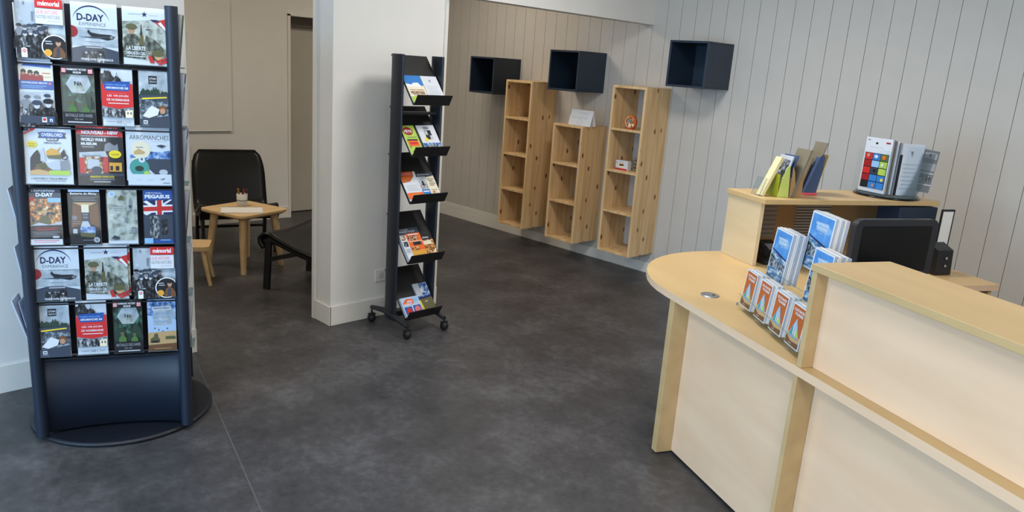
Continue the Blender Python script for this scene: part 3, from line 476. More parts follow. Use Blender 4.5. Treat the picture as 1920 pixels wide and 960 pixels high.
# window wall behind the camera and glazed wall on the right
def window_wall(y, x0, x1, openings, z0, z1, name):
    m = MB(); cur = x0
    for a, b in openings:
        m.box(cur, y-.15, 0, a, y, ZC, 'wall_white'); m.box(a, y-.15, 0, b, y, z0, 'wall_white'); m.box(a, y-.15, z1, b, y, ZC, 'wall_white'); cur = b
    m.box(cur, y-.15, 0, x1, y, ZC, 'wall_white'); struct(m, name)
window_wall(YF, -4.09, XR, [(-3.3, -.9), (-.4, 2.0)], .35, 2.45, 'wall_front')
flat('frame_grey', (90, 94, 100), .4)
def window(n, x0, x1, z0, z1, y):
    t = tag(bpy.data.objects.new('window_%d' % n, None), kind='structure'); COL.objects.link(t); t.location = ((x0+x1)/2, y-.08, z0)
    w = (x1-x0)/2; h = z1-z0
    m = MB(); m.box(-w, -.03, 0, w, .03, .05, 'frame_grey'); m.box(-w, -.03, h-.05, w, .03, h, 'frame_grey'); m.box(-w, -.03, 0, -w+.05, .03, h, 'frame_grey'); m.box(w-.05, -.03, 0, w, .03, h, 'frame_grey'); m.box(-.025, -.03, 0, .025, .03, h, 'frame_grey')
    m.build('window_frame', t)
    m = MB(); m.box(-w+.05, -.004, .05, w-.05, .004, h-.05, 'acrylic'); m.build('pane', t)
window(1, -3.3, -.9, .35, 2.45, YF); window(2, -.4, 2.0, .35, 2.45, YF)
m = MB()
for a, b, z0, z1 in ((YF-.15, -1.6, 0, ZC), (-1.6, 2.4, 0, .35), (-1.6, 2.4, 2.45, ZC), (2.4, YB+.2, 0, ZC)): m.box(XR, a, z0, XR+.15, b, z1, 'wall_white')
struct(m, 'wall_rear')
t = tag(bpy.data.objects.new('window_3', None), kind='structure'); COL.objects.link(t); t.location = (XR+.08, .4, .35)
m = MB()
for a, b in ((-2, -1.95), (-.69, -.64), (.64, .69), (1.95, 2)): m.box(-.03, a, 0, .03, b, 2.1, 'frame_grey')
m.box(-.03, -2, 0, .03, 2, .05, 'frame_grey'); m.box(-.03, -2, 2.05, .03, 2, 2.1, 'frame_grey'); m.build('window_frame', t)
m = MB(); m.box(-.004, -1.95, .05, .004, 1.95, 2.05, 'acrylic'); m.build('pane', t)
# ceiling panel lamps; those in side room and passage are added, out of view
LAMPS = [(-2.4, .6), (-2.4, 3.3), (.2, .6), (.2, 3.4), (-5.5, 1.6), (-5.3, 4.2)]
for i, (x, y) in enumerate(LAMPS):
    t = thing('ceiling_lamp', ['square flat ceiling lamp above the leaflet spinner', 'square flat ceiling lamp in front of the pine wall shelves', 'square flat ceiling lamp above the viewer', 'square flat ceiling lamp above the reception desk', 'added unseen ceiling lamp above the small table in the side room', 'added unseen ceiling lamp in the passage behind the white pier'][i], 'lamp', (x, y, ZC-.02), 0, 'ceiling panel lamps')
    m = MB(); m.box(-.31, -.31, 0, .31, .31, .0195, 'trim_white'); m.build('lamp_frame', t)
    m = MB(); m.box(-.29, -.29, -.004, .29, .29, -.0005, 'lamp_diffuser'); m.build('diffuser', t)

# ================================================================== SPINNER
A = Vector((-3.344, .679, 0)); B = Vector((-3.100, 1.203, 0)); d = (B-A).normalized(); ang = math.atan2(d.y, d.x)
Wf = (B-A).length; n = Vector((d.y, -d.x, 0)); cen = (A+B)/2-n*.262
sp = thing('leaflet_spinner', 'tall dark navy rotating leaflet rack with four rounded corner posts on a round base', 'display rack', (cen.x, cen.y, 0), ang)
# local frame: x along front face, -y outward (front)
hw = Wf/2-.012; hd = .25; HT = 1.783
m = MB(); m.lathe([(.36, 0), (.372, .006), (.372, .014), (.36, .018)], 'navy_dark', n=64); m.build('base_plate', sp)
for sx, sy in ((-1, -1), (1, -1), (1, 1), (-1, 1)):
    m = MB(); pts = []
    for k in range(16):
        a = 2*PI*k/16; pts.append((sx*(hw-(.045 if sy > 0 else 0))+.024*math.cos(a), sy*hd+.032*math.sin(a)))
    m.prism(pts, .024, HT, 'navy', smooth=True); m.build('corner_post', sp)
rows = [1.548, 1.311, 1.077, .836, .603, .366]     # bottoms of the six rows
for side in range(4):
    R = Matrix.Rotation(side*PI/2, 4, 'Z')
    L_ = hw if side % 2 == 0 else hd; O_ = hd if side % 2 == 0 else hw
    # lower curved skirt
    m = MB(); sag = .045
    def fn(u, v, L_=L_, O_=O_): 
        p = R @ Vector(((u-.5)*2*L_, -(O_-.004-sag*(1-(2*u-1)**2)), .03+v*.335)); return p
    m.grid(fn, 16, 2, 'navy'); m.build('skirt_panel', sp, solid=.006)
    m = MB()
    def bx(m, x0, y0, z0, x1, y1, z1, mat):
        k = MB(); k.box(x0, y0, z0, x1, y1, z1, mat); m.add([R @ Vector(v) for v in k.v], k.f, mat)
    LL = L_-.015 if side % 2 == 0 else L_-.078
    bx(m, -LL, -(O_-.075), .36, LL, -(O_-.069), HT-.02, 'navy_dark'); m.build('back_panel', sp)
    for r in rows:
        m = MB(); bx(m, -LL, -(O_-.002), r-.014, LL, -(O_-.07), r-.008, 'navy_dark'); m.build('pocket_ledge', sp)
m = MB(); m.box(-hw, -hd+.07, HT-.03, hw, hd-.07, HT-.02, 'navy_dark'); m.build('top_cap', sp)
# leaflets on the front face: design, s (centre from the left post), width, z-bottom, height
FR = [('memorial', .122, .158, 1.558, .212, 'memorial leaflet with red title, top row at left'),
 ('dday', .299, .155, 1.556, .216, 'white leaflet reading D-DAY EXPERIENCE with aeroplane, top row centre'),
 ('liberte', .471, .155, 1.556, .214, 'leaflet reading LA LIBERTE with soldier and star, top row right'),
 ('juno', .093, .112, 1.318, .228, 'CENTRE JUNO BEACH leaflet, second row at far left'),
 ('victory', .231, .108, 1.318, .216, 'dark green NORMANDY VICTORY leaflet, second row of the spinner'),
 ('arro360', .364, .108, 1.318, .22, 'red and blue ARROMANCHES 360 leaflet, second row of the spinner'),
 ('utah', .494, .109, 1.318, .22, 'grey UTAH BEACH leaflet, second row at far right'),
 ('overlord', .114, .16, 1.086, .219, 'white OVERLORD MUSEUM leaflet with vehicles, third row left'),
 ('wwii', .293, .158, 1.086, .219, 'black WORLD WAR II MUSEUM leaflet with red NOUVEAU banner'),
 ('arromanches', .467, .161, 1.086, .22, 'pale ARROMANCHES leaflet with round pictures, third row right'),
 ('expo', .087, .11, .845, .22, 'fiery D-DAY exhibition leaflet, fourth row at far left'),
 ('maisy', .223, .108, .845, .22, 'black Batterie de Maisy leaflet showing a tunnel with steps'),
 ('map', .357, .108, .845, .22, 'pale grey-green leaflet with scattered small figures, fourth row'),
 ('pegasus', .488, .108, .845, .22, 'blue PEGASUS leaflet with a British flag, fourth row right'),
 ('dday', .112, .155, .612, .222, 'white leaflet reading D-DAY EXPERIENCE with aeroplane, fifth row left'),
 ('liberte', .287, .156, .612, .222, 'leaflet reading LA LIBERTE with soldier and star, fifth row centre'),
 ('memorial', .464, .157, .612, .216, 'memorial leaflet with red title, fifth row at right'),
 ('utah', .084, .112, .375, .222, 'grey UTAH BEACH leaflet, bottom row at far left'),
 ('arro360', .22, .111, .375, .228, 'red and blue ARROMANCHES 360 leaflet, bottom row of the spinner'),
 ('victory', .354, .107, .375, .224, 'dark green NORMANDY VICTORY leaflet, bottom row of the spinner'),
 ('skytank', .483, .109, .375, .224, 'sky-blue museum leaflet with a tank on sand, bottom row right')]
up_t = Vector((0, 0, 1))
for k, (dg, s, w, z, h, lab) in enumerate(FR):
    tilt = .07; up = (Vector((0, 0, 1))-n*tilt).normalized()
    p = A+d*s+n*(-.002)+Vector((0, 0, z))
    roll = random.uniform(-.012, .012); r = (d+Vector((0, 0, roll)))
    leaflet('leaflet', dg, w, h, frame_mat(p, r, up), lab, 'leaflets on the front of the spinner')
    # clear pocket front, part of the spinner
    q = MB(); q.box(-w/2-.003, -.0065, -.002, w/2+.003, -.0055, h*.93, 'acrylic'); q.box(-w/2-.003, -.0065, -.003, w/2+.003, .012, -.001, 'acrylic_edge')
    o = q.build('clear_pocket'); o.parent = sp
    M = frame_mat(p, d, up); bpy.context.view_layer.update(); o.matrix_world = M
# spare copies peeping out behind a few front leaflets
for (dg, s, w, z, h, lab) in (('juno', .085, .112, 1.330, .226, 'second CENTRE JUNO BEACH leaflet peeping up behind the front one'), ('wwii', .288, .158, 1.097, .219, 'second red-topped WORLD WAR II MUSEUM leaflet peeping up behind the front one'),
        ('arromanches', .462, .161, 1.103, .219, 'second ARROMANCHES leaflet peeping up behind the front one'), ('liberte', .295, .155, .622, .220, 'second star leaflet peeping up behind the front one in the fifth row')):
    up = (Vector((0, 0, 1))-n*.07).normalized()
    leaflet('leaflet', dg, w, h, frame_mat(A+d*s-n*.012+Vector((0, 0, z)), d, up), lab, 'spare leaflets behind the front ones')
# leaflets at the right and left faces, seen edge on
C_ = Vector((cen.x, cen.y, 0))
for i, (dg, z, h, nm) in enumerate((('sidegreen', 1.556, .2, 'green'), ('sideblue', 1.318, .21, 'blue and white'), ('sideblue', 1.086, .22, 'blue-topped'), ('sidedark', .845, .2, 'dark grey'), ('sidepale', .612, .2, 'pale grey'), ('sidelime', .375, .21, 'white leaflet with lime band'))):
    nr = d; rr = -n
    p = B-n*.09+nr*.006+Vector((0, 0, z)); up = (Vector((0, 0, 1))+nr*.1).normalized()
    ordn = ['top', 'second', 'third', 'fourth', 'fifth', 'bottom'][i]
    lab = ('%s on the right side of the spinner, %s row' if 'leaflet' in nm else '%s leaflet on the right side of the spinner, %s row') % (nm, ordn)
    leaflet('leaflet', dg, .107, h, frame_mat(p, rr, up), lab, 'leaflets on the right side of the spinner', t=.02)
    q = MB(); q.box(-.056, -.02, -.004, .056, -.018, h*.7, 'acrylic'); q.box(-.056, -.02, -.006, .056, .02, -.004, 'acrylic_edge')
    o = q.build('clear_pocket'); o.parent = sp; bpy.context.view_layer.update(); o.matrix_world = frame_mat(p, rr, up)
for i, (dg, z, h) in enumerate((('sideblue', 1.318, .2), ('sidepale', .845, .215), ('sidepale', .612, .215), ('sideblue', .385, .225))):
    nr = -d; rr = n
    lean = (.03, .16, .14, .26)[i]
    p = A-n*.10+nr*.012+Vector((0, 0, z)); up = (Vector((0, 0, 1))+nr*lean).normalized()
    lab = 'pale leaflet splayed out on the left side of the spinner, %s row' % ['second', 'fourth', 'fifth', 'bottom'][i]
    leaflet('leaflet', dg, .107, h, frame_mat(p, rr, up), lab, 'leaflets on the left side of the spinner', t=.006)
    for j in range(1, 3):
        up2 = (Vector((0, 0, 1))+nr*(lean-.09*j)).normalized()
        leaflet('leaflet', dg, .107, h-.01*j, frame_mat(p-nr*.007*j, rr, up2), 'pale leaflet tucked behind the splayed one, left side of spinner, %s row' % ['second', 'fourth', 'fifth', 'bottom'][i], 'leaflets on the left side of the spinner', t=.002)

# ================================================================== WHEELED STAND
st = thing('leaflet_stand', 'narrow black wheeled leaflet stand with five slanted trays against the white pier', 'display rack', (-3.62, 2.80, 0), 0)
lx = lambda x: x+3.62
ly = lambda y: y-2.80
for y in (2.655, 2.945):
    m = MB(); pts = [(lx(-3.632)+.058*math.cos(2*PI*k/20), ly(y)+.014*math.sin(2*PI*k/20)) for k in range(20)]
    m.prism(pts, .075, 1.67, 'black_metal', smooth=True); m.build('post', st)
CZ = [1.400, 1.105, .828, .462, .108]
for cz in CZ:
    m = MB(); prof = [(lx(-3.500), cz), (lx(-3.722), cz+.266), (lx(-3.727), cz+.262), (lx(-3.503), cz-.006), (lx(-3.49), cz-.006), (lx(-3.458), cz+.053), (lx(-3.463), cz+.055), (lx(-3.492), cz)]
    m.prism([(p[0], p[1]) for p in prof][::-1], ly(2.672), ly(2.928), 'tray_black', ax='y'); m.build('tray', st, bevel=.001)
for y in (2.655, 2.945):
    m = MB(); m.tube([(lx(-3.83), ly(y), .098), (lx(-3.7), ly(y), .115), (lx(-3.6), ly(y), .105), (lx(-3.455), ly(y), .075)], [.016, .022, .022, .014], 'black_metal', n=10, flatten=(1, .8)); m.build('foot_rail', st)
for a, b in ((.09, .125), (1.33, 1.345)):
    m = MB(); m.box(lx(-3.66), ly(2.667), a, lx(-3.61), ly(2.933), b, 'black_metal'); m.build('cross_bar', st)
for x, y in ((-3.83, 2.655), (-3.83, 2.945), (-3.455, 2.655), (-3.455, 2.945)):
    m = MB(); m.tube([(lx(x), ly(y), .055), (lx(x), ly(y), .092)], .006, 'rubber'); m.box(lx(x)-.012, ly(y)-.021, .048, lx(x)+.012, ly(y)+.021, .057, 'rubber'); cst = m.build('caster', st)
    m = MB(); m.lathe([(.006, -.018), (.022, -.017), (.026, -.008), (.026, .008), (.022, .017), (.006, .018)], 'rubber', c=(lx(x), ly(y), .027), ax='y', n=20); m.build('wheel', cst)
def tray_leaflet(dg, k, y0, y1, h, lab, off=.0, t=.004, lift=0.):
    cz = CZ[k]; upv = Vector((-.222, 0, .266)).normalized(); nn = Vector((.266, 0, .222)).normalized()
    p = Vector((-3.5, (y0+y1)/2, cz+.001))+nn*(t+.001+off)+upv*(lift+.004)
    return leaflet('leaflet', dg, y1-y0, h, frame_mat(p, (0, 1, 0), upv), lab, 'leaflets on the wheeled stand', t=t)
tray_leaflet('pedestre', 0, 2.675, 2.800, .19, 'blue-topped walking leaflet reading PEDESTRES on the top tray')
tray_leaflet('notice', 0, 2.803, 2.922, .19, 'white text leaflet beside the walking leaflet on the top tray')
tray_leaflet('greenguide', 1, 2.674, 2.772, .20, 'lime green leaflet with red circle on the second tray')
tray_leaflet('museumflyer', 1, 2.790, 2.922, .20, 'white leaflet with coast picture on the second tray')
tray_leaflet('orangeflyer', 2, 2.674, 2.79, .20, 'white and orange leaflet on the third tray', off=.004)
tray_leaflet('cycleflyer', 2, 2.792, 2.922, .188, 'cycling leaflet with blue label on the third tray')
tray_leaflet('programme', 3, 2.674, 2.826, .215, 'thick orange programme booklet on the fourth tray', t=.022)
tray_leaflet('crafts', 3, 2.828, 2.922, .165, 'dark booklet with wooden objects picture on the fourth tray', t=.006)
tray_leaflet('poolflyer', 4, 2.674, 2.81, .125, 'low stack-top leaflet with red and blue pictures on the bottom tray', t=.018)
tray_leaflet('coastflyer', 4, 2.812, 2.915, .205, 'blue and olive coast leaflet on the bottom tray', t=.012)
# wall outlet behind the stand
ou = thing('wall_outlet', 'small white electrical outlet low on the pier beside the wheeled stand', 'outlet', (XA+.001, 2.76, .235))
m = MB(); m.box(0, -.04, 0, .009, .04, .08, 'trim_white'); m.build('cover_plate', ou, bevel=.003)
m = MB(); m.lathe([(.021, .0), (.021, .0015), (.018, .0016)], 'ceramic', c=(.0092, 0, .04), ax='x', n=20); m.build('socket', ou)

# ================================================================== WALL CUBES AND PINE SHELVES
def cube_shelf(x1, z0, dep, label, screw=False):
    w = .335; h = .337; x0 = x1-w
    t = thing('cube_shelf', label, 'shelf', ((x0+x1)/2, YB-.0045, z0), 0, 'dark cube shelves on the boarded wall')
    m = MB(); a = w/2; th = .016
    m.box(-a, -dep, 0, a, 0, th, 'cube_navy'); m.box(-a, -dep, h-th, a, 0, h, 'cube_navy'); m.box(-a, -dep, th, -a+th, 0, h-th, 'cube_navy'); m.box(a-th, -dep, th, a, 0, h-th, 'cube_navy')
    m.build('case', t, bevel=.0015)
    m = MB(); m.box(-a+th, -.012, th, a-th, -.004, h-th, 'cube_navy'); m.build('back_board', t)
    if screw:
        m = MB(); m.lathe([(.006, -.001), (.006, .003), (.004, .004)], 'steel', c=(.075, -.0165, h-.055), ax='y', n=12); m.build('screw', t)
cube_shelf(-5.295, 1.368, .35, 'dark blue wall cube farthest left, partly behind the tall left pine shelf')
cube_shelf(-4.255, 1.466, .36, 'middle dark blue wall cube above the short pine shelf')
cube_shelf(-3.048, 1.578, .352, 'dark blue wall cube farthest right with a small screw inside', True)
def pine_shelf(x1, z0, z1, bays, label, back):
    w = .335; dep = .338; x0 = x1-w; h = z1-z0
    t = thing('pine_shelf', label, 'shelf', ((x0+x1)/2, YB-.0045, z0), 0, 'pine wall shelves')
    a = w/2; th = .02
    for s in (-1, 1):
        m = MB(); x = s*a; m.box(min(x, x-s*th), -dep, 0, max(x, x-s*th), 0, h, 'pine'); m.build('side_panel', t, bevel=.0015)
    for nm, z in (('top_board', h-th), ('bottom_board', 0)):
        m = MB(); m.box(-a+th, -dep, z, a-th, 0, z+th, 'pine'); m.build(nm, t, bevel=.0015)
    for i in range(1, bays):
        z = (h-th)*i/bays; m = MB(); m.box(-a+th, -dep+.002, z, a-th, 0, z+.018, 'pine'); m.build('shelf_board', t, bevel=.0015)
    return t, z0, h
pine_shelf(-4.796, .170, 1.518, 4, 'leftmost tall pine wall shelf with four empty bays', 0)
pine_shelf(-4.170, .165, 1.186, 3, 'short middle pine wall shelf with three bays and a white card on top', 0)
pine_shelf(-3.556, .180, 1.553, 4, 'rightmost tall pine wall shelf holding small cheese packs', 0)
# white folded card
cd = thing('folded_card', 'white folded card with printed lines standing on the short pine shelf', 'card', (-4.25, 5.02, 1.187), 0)
m = MB(); D['card'] = [('r', 0, 0, 1, 1, I('offwhite')), ('t', 'La Cabane du', .35, .12, .8, .17, I('grey'), 0), ('r', .35, .24, .8, .25, I('grey')), ('t', 'Prix doux Paysan', .12, .44, .8, .54, I('grey'), 0), ('c', .5, .76, .11, I('lgrey')), ('c', .5, .76, .09, I('offwhite')), ('t', 'CNPA', .43, .74, .57, .79, I('lgrey'), 0)]
m.add([(-.123, 0, 0), (.123, 0, 0), (.123, .035, .13), (-.123, .035, .13), (-.123, .075, 0), (.123, .075, 0)], [(0, 1, 2, 3), (3, 2, 5, 4)], 'paper'); m.build('card_sheet', cd, solid=.0012)
q = draw(MB(), D['card'], .244, .134); o = q.build('card_print', cd); o.rotation_euler = (-math.atan2(.035, .13), 0, 0); o.location = (0, -.0012, 0)
# round cheese box
zS = .180+(1.373-.02)*3/4+.018
cb = thing('round_cheese_box', 'round orange cheese box standing on edge in the tall right pine shelf', 'box', (-3.725, 5.03, zS))
m = MB(); m.lathe([(.054, .0), (.056, .002), (.056, .026), (.054, .028)], 'ink_rust', c=(0, 0, .056), ax='y', n=36); m.build('box_body', cb)
m = MB(); draw(m, [('c', .5, .5, .48, I('orange')), ('c', .5, .5, .42, I('cream')), ('c', .52, .5, .4, 'photo_warm'), ('p', [(.24, .5), (.3, .3), (.56, .3), (.6, .46), (.4, .54)], I('grey')), ('p', [(.36, .84), (.42, .56), (.52, .56), (.62, .84)], I('cream')), ('c', .74, .32, .1, I('skin')), ('c', .22, .62, .08, I('skin')), ('c', .78, .68, .1, I('cream')), ('arc', .5, .5, .46, .06, 200, 340, I('red'), 1)], .112, .112, 0); m.build('box_label', cb)
# small cheese pack and wooden crate
zS2 = .180+(1.373-.02)*2/4+.018
cp = thing('cheese_pack', 'small white pack with a cow picture and red base in the right pine shelf', 'box', (-3.765, 5.03, zS2))
m = MB(); m.box(-.062, 0, 0, .062, .05, .078, 'ink_offwhite'); m.build('pack_body', cp, bevel=.004)
m = MB(); draw(m, [('r', .03, .8, .97, .98, I('red')), ('c', .5, .45, .28, I('cream'), .7), ('p', [(.3, .5), (.34, .34), (.66, .32), (.72, .5), (.6, .56), (.4, .56)], I('brown')), ('p', [(.06, .3), (.1, .12), (.14, .3)], I('red')), ('r', .3, .12, .7, .2, I('lgrey'))], .124, .078, -.0003); m.build('pack_label', cp)
cr = thing('small_crate', 'tiny grey-brown slatted crate behind the white pack in the right pine shelf', 'crate', (-3.655, 5.14, zS2))
m = MB()
for z in (.004, .034, .064):
    m.box(-.055, -.04, z, .055, -.036, z+.02, 'greyboard'); m.box(-.055, .036, z, .055, .04, z+.02, 'greyboard'); m.box(-.055, -.04, z, -.051, .04, z+.02, 'greyboard'); m.box(.051, -.04, z, .055, .04, z+.02, 'greyboard')
for x in (-.05, .044):
    for y in (-.036, .03): m.box(x, y, 0, x+.006, y+.006, .088, 'greyboard')
m.box(-.053, -.038, 0, .053, .038, .004, 'greyboard'); m.build('crate_slats', cr)
m = MB(); m.tube([(-.05, 0, .085), (-.035, 0, .108), (0, 0, .116), (.035, 0, .108), (.05, 0, .085)], .003, 'greyboard', n=8); m.build('handle', cr)

# ================================================================== SIDE ROOM
wb = thing('whiteboard', 'large plain off-white board hanging on the back wall above the black lounge chair', 'board', (XBK+.001, 2.05, .875))
m = MB(); m.box(0, -1.0, 0, .018, 1.1, 1.13, 'wall_white'); m.build('board_panel', wb, bevel=.002)
m = MB(); m.box(.0185, -1.0, 0, .022, 1.1, .006, 'trim_white'); m.build('board_rim', wb)
# table
tb = thing('side_table', 'small square light-wood table with rounded corners and splayed legs', 'table', (-5.425, 2.575, 0), math.radians(61.5-45))
def rsq(h, r, n=6):
    p = []
    for cx, cy, a0 in ((h-r, h-r, 0), (-h+r, h-r, 90), (-h+r, -h+r, 180), (h-r, -h+r, 270)):
        for k in range(n+1):
            a = math.radians(a0+90*k/n); p.append((cx+r*math.cos(a), cy+r*math.sin(a)))
    return p
m = MB(); a_, b_ = rsq(.232, .05), rsq(.205, .04); nn = len(a_)
m.prism(a_, .436, .452, 'beech'); v = [(x, y, .436) for x, y in a_]+[(x, y, .418) for x, y in b_]
m.add(v, [(i, (i+1) % nn, nn+(i+1) % nn, nn+i) for i in range(nn)][::1], 'beech'); m.add(v, [tuple(range(nn, 2*nn))], 'beech'); m.build('tabletop', tb)
for sx in (-1, 1):
    for sy in (-1, 1):
        m = MB(); m.tube([(sx*.150, sy*.150, .42), (sx*.172, sy*.172, .2), (sx*.188, sy*.188, 0)], [.031, .026, .020], 'beech', n=4); m.build('leg', tb)
nb = thing('notebook', 'open white spiral-bound drawing pad lying on the small wooden table', 'notebook', (-5.352, 2.521, .4525), math.radians(65))
m = MB(); m.box(-.148, -.098, 0, .148, .098, .006, 'paper'); m.build('pages', nb)
m = MB()
for k in range(26):
    x = -.14+.28*k/25; m.tube([(x, .098+.008*math.cos(a), .005+.008*math.sin(a)) for a in [i*PI/4 for i in range(9)]], .0011, 'soft_black', n=5, caps=False)
m.build('spiral', nb)
cu = thing('pen_cup', 'pale ceramic cup holding pens on the small table behind the pad', 'cup', (-5.52, 2.602, .4525))
m = MB(); m.lathe([(.036, 0), (.038, .003), (.041, .095), (.037, .095), (.034, .008)], 'ceramic', n=28); m.build('cup_body', cu)
m = MB(); m.lathe([(.0392, .042), (.0402, .044), (.0404, .047), (.0394, .049)], 'groove', n=28); m.build('cup_groove', cu)
for k, (x, y, dx, dy, mt, lab) in enumerate(((-.01, .012, -.02, .005, 'ink_ink', 'black felt pen at the back left of the cup'), (.0, .0, .012, .012, 'ink_red', 'red felt pen in the middle of the cup'), (-.016, -.008, -.006, -.014, 'ink_orange', 'orange-red felt pen at the front of the cup'), (.012, .01, .02, .016, 'ink_slate', 'grey felt pen leaning right in the cup'), (.0, -.016, -.022, .0, 'ink_green', 'green felt pen leaning left in the cup'))):
    pn = MB(); pn.tube([(0, 0, 0), (dx, dy, .125)], .0055, mt, n=8); tag(pn.build('pen', loc=(-5.52+x, 2.602+y, .4615)), lab, 'pen', 'pens in the cup')
# stool
so = thing('small_stool', 'low light-wood stool with round splayed legs beside the spinner', 'stool', (-5.24, 2.04, 0), math.radians(61.5))
m = MB(); pts = [(x*1.15, y*.78) for x, y in rsq(.15, .045)]; m.prism(pts, .25, .28, 'beech'); m.build('seat', so, bevel=.006)
for sx in (-1, 1):
    for sy in (-1, 1):
        m = MB(); m.tube([(sx*.125, sy*.075, .252), (sx*.175, sy*.115, 0)], [.017, .012], 'beech', n=14); m.build('leg', so)
# lounge chairs: local +y = facing direction, origin at centre below the seat front
def lounge(label, loc, facing):
    t = thing('lounge_chair', label, 'chair', loc, facing-PI/2, 'black lounge chairs')
    W = .29
    def F(y, z): return (y, z)
    for s in (-1, 1):
        x = s*(W-.012); sd = (1, 0, 0)
        m = MB(); m.bar((x, -.012, .0), (x, -.035, .36), .026, .045, 'black_wood', sd); m.build('front_leg', t, bevel=.002)
        m = MB(); m.bar((x, -.56, 0), (x, -.50, .27), .026, .045, 'black_wood', sd); m.build('rear_leg', t, bevel=.002)
        m = MB(); pts = [(-.005, .375), (.01, .36), (.0, .335), (-.05, .33), (-.30, .275), (-.52, .215), (-.60, .23), (-.74, .5), (-.77, .5), (-.64, .2), (-.52, .165), (-.3, .225)]
        pth = [(x, .0, .345), (x, -.05, .365), (x, -.28, .285), (x, -.5, .235), (x, -.585, .30), (x, -.675, .50), (x, -.73, .66)]
        m.tube([pth[0], pth[1], pth[2], pth[3], pth[4], pth[5], pth[6]], .02, 'black_wood', n=8, flatten=(.65, 1)); m.build('side_rail', t)
        m = MB(); m.bar((x, -.02, .215), (x, -.26, .29), .022, .03, 'black_wood', sd); m.build('brace', t)
    m = MB(); m.tube([(-W+.01, -.52, .12), (W-.01, -.52, .12)], .012, 'black_wood'); m.build('cross_bar', t)
    prof = [(.0, .30), (.028, .335), (.03, .375), (.0, .40), (-.04, .405), (-.1, .375), (-.25, .32), (-.38, .285), (-.48, .275), (-.55, .33), (-.60, .45), (-.66, .60), (-.735, .755)]
    def pr(v):
        q = v*(len(prof)-1); i = min(int(q), len(prof)-2); f = q-i; return [prof[i][j]*(1-f)+prof[i+1][j]*f for j in (0, 1)]
    def fn(u, v):
        y, z = pr(v); w = W+.012
        if v > .88: # rounded top corners
            k = (v-.88)/.12; w = W+.012-.07*(1-math.sqrt(max(0, 1-k*k)))
        xx = (2*u-1)*w; sagz = .018*(1-(2*u-1)**2) if .1 < v < .9 else 0
        return (xx, y+sagz*.3, z-sagz)
    m = MB(); m.grid(fn, 12, 44, 'black_leather'); m.build('sling_seat', t, solid=.022)
    return t
lounge('black leather lounge chair standing against the back wall behind the small table', (-5.765, 2.697, 0), math.atan2(-.3, .954))
lounge('black lounge chair seen from behind, half hidden by the white pier', (-4.935, 2.665, 0), math.atan2(-.48, -.877))

# ================================================================== RECEPTION DESK
TH = math.radians(-26); U = Vector((math.cos(TH), math.sin(TH), 0)); V = Vector((-U.y, U.x, 0)); O = Vector((-.975, 2.37, 0)); ZT = .752; ZU = 1.105; ZH = 1.100
def W(a, b, z=0): return O+U*a+V*b+Vector((0, 0, z))
# continuous worktop with the rounded end
AX = 1.75
pts = [(AX, 0)]
pts += [(-.86, 0)]
for k in range(1, 13):
    a = math.radians(270-90*k/12); pts.append((-.86+.64*math.cos(a), .60+.60*math.sin(a)))
pts += [(-1.5, 1.86), (-.757, 1.86), (-.757, .78), (AX, .78)]
wt = thing('worktop', 'pale wood desk worktop with rounded end running under the raised counter', 'worktop', W(0, 0, ZT-.03), TH)
m = MB(); m.prism(pts, 0, .03, 'maple_top', side='maple'); m.build('worktop_slab', wt, bevel=.0025)
m = MB(); m.lathe([(.04, 0), (.04, .0025), (.037, .004), (.02, .0045)], 'steel', c=(-.755, .158, .0302), n=32); gr = m.build('cable_grommet', wt)
m = MB(); m.lathe([(.008, 0), (.008, .0006)], 'soft_black', c=(-.745, .17, .0348), n=12); m.build('grommet_hole', gr)
# corner desk unit
zt = ZT-.031
cu_ = thing('corner_desk_unit', 'pale wood corner section of the reception desk under the rounded worktop end', 'desk', W(-.4, .2, 0), TH)
def loc_(a0, b0, z0, a1, b1, z1, mat, m, oa=-.4, ob=.2): m.box(a0-oa, b0-ob, z0, a1-oa, b1-ob, z1, mat)
m = MB(); loc_(-.815, .002, .006, -.793, .50, zt, 'maple_shaded', m); m.build('side_panel', cu_, bevel=.001)
m = MB(); loc_(-.792, .002, .006, -.776, .50, zt, 'maple_shaded', m); m.build('inner_panel', cu_, bevel=.001)
m = MB(); loc_(-.775, .080, .012, -.008, .098, zt, 'maple', m); m.build('front_panel', cu_)
m = MB(); loc_(-.775, .082, .001, -.008, .096, .012, 'soft_black', m); m.build('shadow_gap', cu_)  # black strip standing in for the shadow gap under the panel
m = MB(); m.lathe([(.03, 0), (.075, .004), (.075, .10), (.06, .115)], 'maple', c=(-.80+.4, .44-.2, .001), n=28); m.build('round_foot', cu_)
m = MB(); m.tube([(-1.36+.4, .95-.2, .001), (-1.36+.4, .95-.2, zt)], .03, 'steel', n=16); m.build('leg', cu_)
# straight desk unit
fu = thing('front_desk_unit', 'long straight pale wood section of the reception desk at the right', 'desk', W(.8, .2, 0), TH)
def f_(a0, b0, z0, a1, b1, z1, mat, m): m.box(a0-.8, b0-.2, z0, a1-.8, b1-.2, z1, mat)
m = MB(); f_(.0, .002, .006, .020, .70, zt, 'maple_shaded', m); m.build('side_panel', fu, bevel=.001)
m = MB(); f_(AX-.03, .002, .006, AX-.008, .70, zt, 'maple_shaded', m); m.build('side_panel', fu, bevel=.001)
m = MB(); f_(.021, .082, .012, AX-.031, .10, zt, 'maple', m); m.build('front_panel', fu)
m = MB(); f_(.021, .084, .001, AX-.031, .098, .012, 'soft_black', m); m.build('shadow_gap', fu)  # dark shadow line along the floor, made as a black strip
